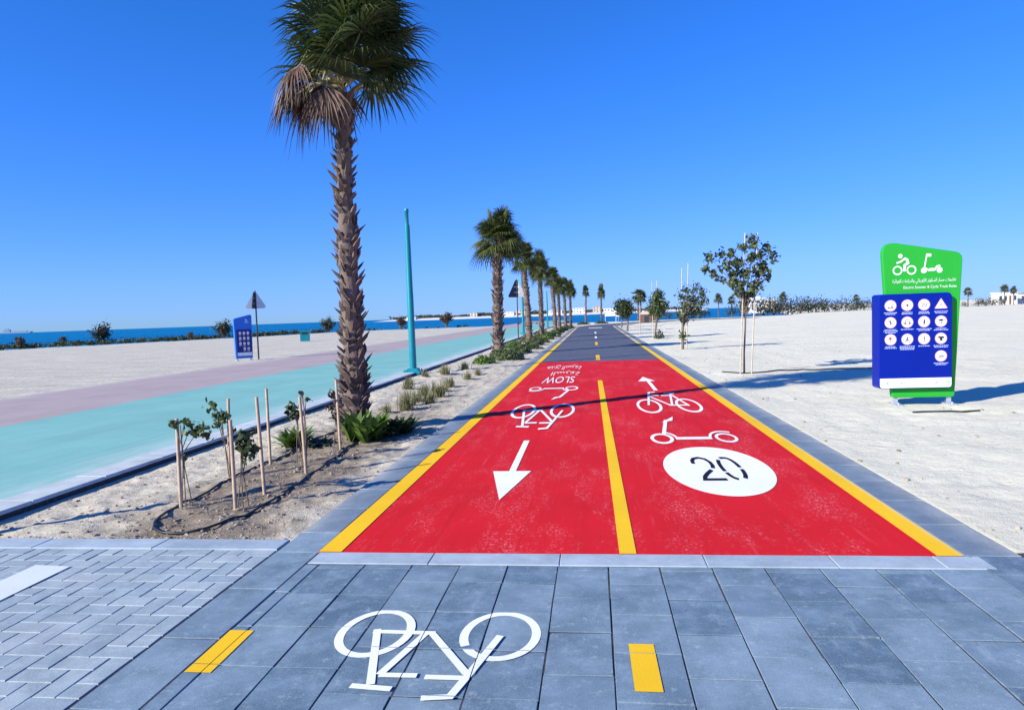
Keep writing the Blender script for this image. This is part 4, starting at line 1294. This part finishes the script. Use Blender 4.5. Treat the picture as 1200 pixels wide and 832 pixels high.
def rules_board(loc, rz, board_m, panel_m, label, outline, rads, px0, px1, pz0, pz1, front, back, b0, b1, header, cols, rows, icr, strip_m, detail=True):
    rt = empty('rules_board', loc, rz, label=label, cat='information sign')
    mb = MB(); mb.prism(rounded(outline, rads), b0, b1)
    board = mb.build('board', board_m, rt, True)
    mb = MB(); mb.prism(rounded([(px0, pz0), (px1, pz0), (px1, pz1), (px0, pz1)], [0.05, 0.05, 0.075, 0.05]), front, back)
    panel = mb.build('panel', panel_m, rt, True)
    bv = panel.modifiers.new('soft_edges', 'BEVEL'); bv.width = 0.012; bv.segments = 2; bv.limit_method = 'ANGLE'
    bv = board.modifiers.new('soft_edges', 'BEVEL'); bv.width = 0.01; bv.segments = 2; bv.limit_method = 'ANGLE'
    fy = front - 0.003
    mb = MB(); mb.face(flat(rounded([(px0 + 0.012, pz0 + 0.012), (px1 - 0.012, pz0 + 0.012), (px1 - 0.012, pz0 + 0.15), (px0 + 0.012, pz0 + 0.15)], [0.04, 0.04, 0.002, 0.002]), fy))
    sp = mb.build('logo_strip', strip_m, panel)
    if detail:
        W_ = px1 - px0
        for q, wd, hh in ((0.10, 0.03, 0.03), (0.30, 0.022, 0.03), (0.335, 0.03, 0.012), (0.70, 0.03, 0.014), (0.76, 0.05, 0.02), (0.90, 0.03, 0.012), (0.94, 0.025, 0.03)):
            x = px0 + W_ * q; mb = MB(); mb.face(flat([(x, pz0 + 0.08 - hh / 2), (x + wd, pz0 + 0.08 - hh / 2), (x + wd, pz0 + 0.08 + hh / 2), (x, pz0 + 0.08 + hh / 2)], fy - 0.003)); mb.build('logo', M['logo'], panel)
    random.seed(5)
    for r_, zc in enumerate(rows):
        for c_, xc in enumerate(cols):
            kind = ICONS[r_][c_]
            if kind is None: continue
            mb = MB()
            if kind == 'TRI':
                tri = rounded([(xc - icr * 1.12, zc - icr * 0.78), (xc + icr * 1.12, zc - icr * 0.78), (xc, zc + icr * 1.1)], [0.01] * 3, 3)
                mb.face(flat(tri, fy), 0)
                tr2 = [(xc + (x - xc) * 0.8, zc + (z - zc) * 0.8 - icr * 0.02) for x, z in tri]; mb.face(flat(tr2, fy - 0.002), 1)
                ik = icon_shapes('bump', xc, zc - 0.01, icr * 0.6, fy - 0.004)
            else:
                mb.face(flat(circ(xc, zc, icr), fy), 0); mb.face(flat(circ(xc, zc, icr * 0.86), fy - 0.002), 1)
                ik = icon_shapes(kind, xc, zc, icr * 0.82, fy - 0.004)
            pg = mb.build('pictogram', [M['ring'], M['sign_white']], panel)
            if detail:
                n0 = len(mb.v)
                # the drawing shares the pictogram's mesh so the sign keeps three levels
                me = pg.data
                full = MB(); full.v = mb.v + ik.v; full.f = mb.f + [tuple(i + n0 for i in q) for q in ik.f]; full.m = mb.m + [2] * len(ik.f); full.s = mb.s + ik.s
                bpy.data.objects.remove(pg); bpy.data.meshes.remove(me)
                full.build('pictogram', [M['ring'], M['sign_white'], M['icon_red'] if kind == 'signal' else M['icon']], panel)
                cap = MB()
                nl = {(2, 1): 3, (1, 0): 3, (2, 2): 1, (1, 1): 1}.get((r_, c_), 2)
                for k in range(nl):
                    tw = icr * random.uniform(1.6, 2.5); z = zc - icr * 1.32 - k * 0.021; x = xc - tw / 2
                    while x < xc + tw / 2:
                        wd = random.uniform(0.012, 0.034); x2 = min(x + wd, xc + tw / 2)
                        cap.face(flat([(x, z), (x2, z), (x2, z + 0.011), (x, z + 0.011)], fy)); x += wd + 0.006
                cap.build('caption', M['caption'], panel)
    header(board, b0 - 0.003)
    for x in ((outline[0][0] + 0.06), (outline[1][0] - 0.06)):
        mb = MB(); mb.box(x - 0.05, x + 0.05, b0 - 0.10, b1 + 0.10, -0.05, 0.012); mb.box(x - 0.03, x + 0.03, (b0 + b1) / 2 - 0.012, (b0 + b1) / 2 + 0.012, 0.012, outline[0][1] + 0.02)
        for sy in (-1, 1):
            yb = b0 - 0.06 if sy < 0 else b1 + 0.06
            mb.tube([(x, yb, 0.012), (x, yb, 0.035)], 0.014, 6)
        mb.build('foot', M['galv'], rt)
    return rt


def green_header(board, y):
    mb = MB(); cyclist(mb, 4.470 - GX0, 2.02, 0.158, y); mb.build('cyclist_symbol', M['sign_white'], board)
    mb = MB(); scoot(mb, 4.835 - GX0, 2.03, 0.165, y); mb.build('scooter_symbol', M['sign_white'], board)
    mb = MB()
    vs, fs_ = text_polys(arabic('تعليمات مسار السكوتر الكهربائي والدراجات الهوائية'), 0.86, 0.078)
    mb.add([(4.735 - GX0 + u, y, 1.765 - 0.02 + v) for u, v in vs], fs_); mb.build('lettering', M['sign_white'], board); mb = MB()
    vs, fs_ = text_polys('Electric Scooter & Cycle Track Rules', 0.715, 0.052)
    mb.add([(4.815 - GX0 + u, y, 1.668 + v) for u, v in vs], fs_)
    mb.build('lettering', M['sign_white'], board)


GX0, GY0 = 4.70, 10.55
rules_board((GX0, GY0, 0), 0, M['green_board'], M['blue_panel'], 'large green rules board with a blue panel of round pictograms on the sand',
            [(4.30 - GX0, 0.10), (5.15 - GX0, 0.10), (5.262 - GX0, 2.17), (4.155 - GX0, 2.385)], [0.04, 0.04, 0.13, 0.17],
            4.082 - GX0, 5.075 - GX0, 0.245, 1.61, 10.42 - GY0, 10.68 - GY0, 10.51 - GY0, 10.60 - GY0, green_header,
            [4.241 - GX0, 4.468 - GX0, 4.695 - GX0, 4.922 - GX0], [1.445, 1.202, 0.957, 0.705], 0.082, M['sign_white'])


def blue_header(board, y):
    mb = MB(); cyclist(mb, 0.18, 1.63, 0.10, y); mb.build('cyclist_symbol', M['sign_white'], board)


ICONS = [['scooter', 'dot', '20', None], ['slash', 'phones', 'person', None], ['signal', 'rider', 'mark', None], [None, 'two', 'shirt', None]]
rules_board((-14.80, 27.43, 0.02), R(40), M['light_blue'], M['navy'], 'blue rules board standing on the sand beyond the promenade at left',
            [(-0.42, 0.06), (0.42, 0.06), (0.46, 1.92), (-0.46, 1.74)], [0.04, 0.04, 0.10, 0.10],
            -0.36, 0.40, 0.16, 1.28, -0.13, 0.10, -0.10, 0.12, blue_header, [-0.18, 0.02, 0.22, 9], [1.13, 0.91, 0.69, 0.47], 0.068, M['sign_white'])

# ---------------------------------------------------------------- litter bin on the beach
bpy.data.objects['rules_board.001'].scale = (0.80, 1, 1)
bn = empty('litter_bin', (-23.1, 52.6, -0.03), 0.35, label='small turquoise box bin alone on the beach', cat='bin')
mb = MB(); mb.slab(-0.36, 0.36, -0.36, 0.36, 0.05, 0.78, 0.02); mb.build('body', M['teal_metal'], bn)
mb = MB(); mb.slab(-0.42, 0.42, -0.42, 0.42, 0.781, 0.90, 0.03); mb.build('lid', M['teal_metal'], bn)
mb = MB(); mb.box(-0.22, 0.22, -0.37, -0.361, 0.58, 0.72); mb.build('opening', M['lamp_dark'], bn)

# ---------------------------------------------------------------- shoreline shrubs and scrub
SHG = 'shrubs along the shore'


def shrub(w_, h, n, size, seed, m, brown=False):
    random.seed(seed)
    rt = empty('shore_shrub', (0, 0, 0), cat='shrub', group=SHG)
    mb = MB(); st = MB()
    for _ in range(14):
        a = random.uniform(0, 6.283); q = random.uniform(0.1, 1)
        tip = Vector((q * w_ * 0.5 * math.cos(a), q * w_ * 0.5 * math.sin(a), h * (1.05 - 0.45 * q) * random.uniform(0.75, 1.05)))
        st.tube([(0, 0, -0.1), tip * 0.5 + Vector((0, 0, 0.1)), tip], [0.05, 0.03, 0.01], 5, caps=False)
        for k in range(4): clump(mb, tip.lerp(Vector((0, 0, h * 0.25)), random.uniform(0, 0.75)), w_ * 0.2, n // 56, size)
    st.build('stems', M['stem'], rt); mb.build('foliage', m, rt)
    return rt


s0 = shrub(2.6, 2.1, 1500, 0.20, 91, M['leaf_scrub'])
s1 = shrub(1.7, 2.1, 1100, 0.18, 92, M['leaf_dry'])
SH = [(s0, -55.4, 71.4, 1.0, 'dark rounded shrub on the shore against the sea, larger one at far left'),
      (s0, -44.4, 77.9, 0.95, 'dark shrub on the shore just left of the blue rules board'),
      (s0, -39.2, 97.6, 0.95, 'shrub on the shore just left of the large palm trunk'),
      (s1, -28.5, 98.9, 1.0, 'brown shrub on the shore just left of the teal pole'),
      (s1, -22.8, 104.5, 1.25, 'brown shrub on the shore midway between the teal pole and the ringed palm'),
      (s1, -55.5, 60.2, 0.62, 'thin bare shrub on the shore at the far left edge'),
      (s1, -58.2, 69.0, 0.5, 'small thin shrub between the far left edge and the larger dark shrub'),
      (s1, -46.3, 74.0, 0.5, 'small thin shrub right of the larger dark shrub at left')]
seen = set()
for src, x, y, s, lab in SH:
    if src.name in seen: dup(src, (x, y, 0.0), x, s, lab)
    else:
        seen.add(src.name); src.location = (x, y, 0); src.scale = (s, s, s); src['label'] = lab

random.seed(95)
mb = MB()
for (x0, y0), (x1, y1) in zip(COAST[2:10], COAST[3:11]):
    L = math.dist((x0, y0), (x1, y1))
    far = y0 > 98
    for k in range(int(L / (1.6 if far else 0.14))):
        q = random.random(); x = x0 + (x1 - x0) * q; y = y0 + (y1 - y0) * q
        nx_, ny_ = (y1 - y0) / L, -(x1 - x0) / L
        o_ = random.uniform(2.0, 5.0)
        if x > -10: continue
        h = random.uniform(0.15, 0.45) * (0.7 if far else 1.0)
        clump(mb, (x + nx_ * o_, y + ny_ * o_, h * 0.5), h * 1.4, 36, 0.20, 0, 0.6, 0.5)
tag(mb.build('shore_scrub', M['leaf_dark']), 'low dark green scrub fringing the shore', 'scrub', kind='stuff')

# ---------------------------------------------------------------- far right: row of trees, palms and buildings beyond the sand
FG = 'trees in the far row beyond the sand'


def far_tree(h, w_, seed, trunk=0.25, m=None, n=420):
    random.seed(seed)
    rt = empty('far_tree', (0, 0, 0), cat='tree', group=FG)
    mb = MB(); tk = MB()
    tk.tube([(0, 0, -0.2), (0.05, 0, h * 0.4), (0, 0, h * 0.75)], [0.12, 0.1, 0.05], 6); tk.build('trunk', M['stem'], rt)
    for k in range(12):
        v = Vector((random.uniform(-1, 1) * w_ * 0.4, random.uniform(-1, 1) * w_ * 0.4, h * random.uniform(trunk, 0.88)))
        clump(mb, v, w_ * 0.3, n // 12, 0.28, 0, 0.7)
    mb.build('crown', m or M['far_tree'], rt)
    return rt


def far_palm(h, seed, cr=1.0):
    rt = empty('far_palm', (0, 0, 0), cat='palm tree', group='palms in the far row beyond the sand')
    palm_parts(rt, [(0, 0, -0.2), (0.05, 0, h * 0.5), (0, 0, h)], 0.085, 0.07, 5, 5, h + 0.4, 22, 0.4, 0.7 * cr, 9, 4, (M['bark'], M['frond_far'], M['frond_dry'], M['petiole']), seed, wid=0.12, seg=2, boot_len=0.2, min_el=-45)
    return rt


ft = [far_tree(2.6, 3.4, 101), far_tree(2.2, 3.0, 102, 0.15), far_tree(2.3, 3.6, 103, 0.1, M['leaf_scrub'])]
fp = [far_palm(3.0, 104), far_palm(2.5, 105, 0.8)]
FT = []
xs_ = [31.0, 33.2, 35.3, 37.6, 39.8, 42, 44.4, 46.8, 49.3, 51.8, 54.3, 57.0, 60.0, 63.0, 66.0]
random.seed(106)
for i, x in enumerate(xs_):
    FT.append((ft[i % 3], x, 131 + (x - 30) * 0.85 + random.uniform(-2, 2), random.uniform(0.85, 1.25), 'dark green tree in the far row beyond the sand, left of the green board'))
for x, y, s in ((19.6, 130, 0.55), (20.6, 131, 0.6), (25.2, 130, 0.7), (27.4, 131, 0.6), (12.5, 118, 0.5), (9.8, 112, 0.6)):
    FT.append((ft[int(x) % 3], x, y, s, 'small dark tree at the far edge of the sand behind the staked saplings'))
for x, y, s in ((78.0, 150, 0.6), (80.5, 152, 0.55), (85, 158, 0.7), (88, 160, 0.6), (96, 165, 0.8), (100, 168, 0.9), (74, 147, 0.4)):
    FT.append((ft[int(x) % 3], x, y, s, 'small dark tree at the far edge of the sand, right of the green board'))
seen = set()
for src, x, y, s, lab in FT:
    if src.name in seen: dup(src, (x, y, 0), x * 3, s, lab)
    else: seen.add(src.name); src.location = (x, y, 0); src.scale = (s, s, s); src['label'] = lab
FP = [(fp[0], 21.97, 124.7, 1.0, 'short far palm with a drooping crown left of the pale far house'), (fp[1], 24.6, 126.5, 1.05, 'slim far palm right of the short drooping palm, beyond the saplings'),
      (fp[0], 36.0, 136.0, 1.02, 'far palm rising above the row of dark trees left of the green board'), (fp[1], 56.5, 156, 1.0, 'far palm at the right end of the tree row'),
      (fp[1], 75.5, 149, 1.15, 'lone far palm right of the green board'), (fp[0], 88.5, 160, 1.1, 'left one of two far palms by the white house at the right edge'), (fp[0], 90.3, 160, 0.98, 'right one of two far palms by the white house at the right edge'),
      (fp[1], 7.0, 109, 1.45, 'left one of two thin palms right of the track end'), (fp[1], 7.5, 110, 1.4, 'right one of two thin palms right of the track end')]
seen = set()
for src, x, y, s, lab in FP:
    if src.name in seen: dup(src, (x, y, 0), x * 3, s, lab)
    else: seen.add(src.name); src.location = (x, y, 0); src.scale = (s, s, s); src['label'] = lab


def house(loc, w_, dpt, h, floors, ncol, wall, label, cat='building', roof=True, rz=0.0, tower=None):
    rt = empty('house', loc, rz, label=label, cat=cat)
    mb = MB(); mb.box(-w_ / 2, w_ / 2, 0, dpt, -0.5, h)
    if tower: mb.box(tower[0], tower[1], 0.4, dpt * 0.7, h + 0.001, tower[2])
    mb.build('walls', wall, rt)
    if roof: mb = MB(); mb.slab(-w_ / 2 - 0.12, w_ / 2 + 0.12, -0.12, dpt + 0.12, h + 0.002, h + 0.22, 0.03); mb.build('roof', M['roof'] if roof == 'dark' else M['wall_white'], rt)
    fh = h / floors; cw = w_ / ncol
    for i in range(floors):
        for k in range(ncol):
            x = -w_ / 2 + cw * (k + 0.5); z = fh * (i + 0.35)
            if i == 0 and k == ncol // 2:
                mb = MB(); mb.box(x - cw * 0.22, x + cw * 0.22, -0.03, -0.003, 0.0, fh * 0.78); mb.build('door', M['thatch'], rt); continue
            mb = MB(); mb.box(x - cw * 0.28, x + cw * 0.28, -0.025, -0.003, z, z + fh * 0.42); mb.build('window', M['glass'], rt)
    return rt


house((44.5, 196, 0), 5.2, 5, 3.6, 2, 4, M['wall_white'], 'pale two storey house behind the left end of the far tree row', tower=(-1.2, 1.4, 4.3))
house((50.5, 205, 0), 4.2, 5, 3.3, 2, 3, M['wall_tan'], 'tan two storey house behind the far tree row')
house((72.5, 160, 0), 1.9, 2, 1.8, 1, 3, M['wall_white'], 'tiny white house just right of the green board')
house((75.8, 165, 0), 1.5, 2, 1.5, 1, 2, M['wall_white'], 'tiny pale house between the white house and the lone far palm', roof='dark')
house((97.5, 175, 0), 4.2, 3, 2.6, 1, 4, M['wall_white'], 'long white low house at the right edge of the horizon')
house((104.0, 178, 0), 4.0, 3, 2.3, 1, 4, M['wall_white'], 'white low house at the extreme right edge of the horizon', roof='dark')

# small brown hut and pale canopies near the end of the track
ht = empty('hut', (6.5, 86.5, -0.03), label='small brown boarded hut with a pale pitched cover right of the track end', cat='hut')
mb = MB(); mb.box(-0.8, 0.8, -0.7, 0.7, 0, 1.05); mb.build('walls', M['thatch'], ht)
mb = MB(); mb.prism([(-0.9, 1.052), (0.9, 1.052), (0.3, 1.5), (-0.3, 1.5)], -0.8, 0.8); mb.build('roof', M['wall_tan'], ht)
mb = MB(); mb.box(-0.3, 0.25, -0.72, -0.703, 0.02, 0.9); mb.build('door', M['dark_metal'], ht)


def canopy(loc, w_, h, label):
    rt = empty('canopy_tent', loc, label=label, cat='tent', group='white canopies at the track end')
    mb = MB()
    e_ = w_ / 2
    top = (0, 0, h)
    c4 = [(-e_, -e_, h * 0.62), (e_, -e_, h * 0.62), (e_, e_, h * 0.62), (-e_, e_, h * 0.62)]
    for i in range(4): mb.face([c4[i], c4[(i + 1) % 4], top])
    for i in range(4):
        a_, b_ = c4[i], c4[(i + 1) % 4]; mb.face([a_, b_, (b_[0], b_[1], b_[2] - 0.12 * h), (a_[0], a_[1], a_[2] - 0.12 * h)])
    mb.build('cover', M['wall_white'], rt)
    for sx in (-1, 1):
        for sy in (-1, 1):
            p_ = MB(); p_.tube([(sx * e_ * .95, sy * e_ * .95, -0.1), (sx * e_ * .95, sy * e_ * .95, h * 0.62)], 0.03, 6); p_.build('leg', M['galv'], rt)
    return rt


ct = canopy((2.5, 104, 0), 1.6, 1.75, 'white canopy just right of the lone palms at the track end')
dup(ct, (4.3, 107, 0), 0.2, 0.85, 'smaller white canopy behind the right border at the track end')

# ---------------------------------------------------------------- land across the water
random.seed(120)
mb = MB()
NX = 60
for i in range(NX):
    pass
vs = []
for i in range(NX + 1):
    x = -225 + 330 * i / NX
    e_ = sstep(0, 6, i)
    y0 = 640 + 14 * noise.noise((x * 0.02, 0, 0))
    for dy, z in ((0, -0.5), (16, 1.0 + 0.3 * noise.noise((x * .05, 1, 0))), (70, 1.9), (300, 2.2)):
        vs.append((x, y0 + dy, -0.6 + (z + 0.6) * e_))
fs_ = [(i * 4 + k, (i + 1) * 4 + k, (i + 1) * 4 + k + 1, i * 4 + k + 1) for i in range(NX) for k in range(3)]
mb.add(vs, fs_, 0, True)
tag(mb.build('far_shore', M['far_sand']), kind='structure')
mb = MB()
for _ in range(520):
    x = random.uniform(-212, 100); y = random.uniform(690, 760)
    dens = noise.noise((x * 0.03, 3, 0))
    h = max(0.8, 2.6 + 2.4 * dens) * random.uniform(0.7, 1.15)
    clump(mb, (x, y, 1.7 + h * 0.5), h * 0.9, 18, 1.6, 0, 0.8, 0.55)
tag(mb.build('far_wood', M['far_tree']), 'dark belt of trees on the land across the water', 'woodland', kind='stuff')
HB = [(-178, 655, 9, 2.2, 1, 3, 'wall_white', 'low white house across the water, just right of the teal pole'), (-120, 680, 7, 6.0, 2, 2, 'wall_tan', 'tan block across the water above the brown shrub'),
      (-85, 660, 16, 4.6, 2, 5, 'wall_white', 'long white building across the water left of the ringed palm'), (-72, 690, 12, 7.5, 2, 4, 'wall_tan', 'taller tan building across the water just left of the ringed palm'),
      (-38, 668, 15, 4.0, 1, 5, 'wall_white', 'white building across the water among the distant palms'), (-14, 670, 12, 6.5, 2, 4, 'wall_white', 'white building across the water just left of the lone palms'),
      (4, 690, 9, 8.5, 3, 3, 'wall_tan', 'tan three storey building across the water between the two lone palms'), (16, 672, 12, 4.5, 1, 4, 'wall_white', 'white building across the water just right of the lone palms')]
for x, y, w_, h, fl, nc, wm, lab in HB:
    house((x, y, 1.6), w_, 8, h * 0.68, fl, nc, M[wm], lab, roof='dark' if wm == 'wall_tan' else True)
sh = empty('ship', (-2310, 2500, -0.3), 0.35, label='pale ship far out at sea at the left edge of the horizon', cat='ship')
mb = MB(); mb.prism([(-50, 0), (46, 0), (56, 6), (-54, 6)], -8, 8); mb.build('hull', M['ship'], sh)
mb = MB(); mb.box(-46, -24, -6, 6, 6.01, 15); mb.box(-42, -30, -3, 3, 15.01, 19); mb.build('superstructure', M['ship'], sh)
mb = MB(); mb.box(-10, 36, -5, 5, 6.01, 9); mb.build('cargo', M['ship'], sh)
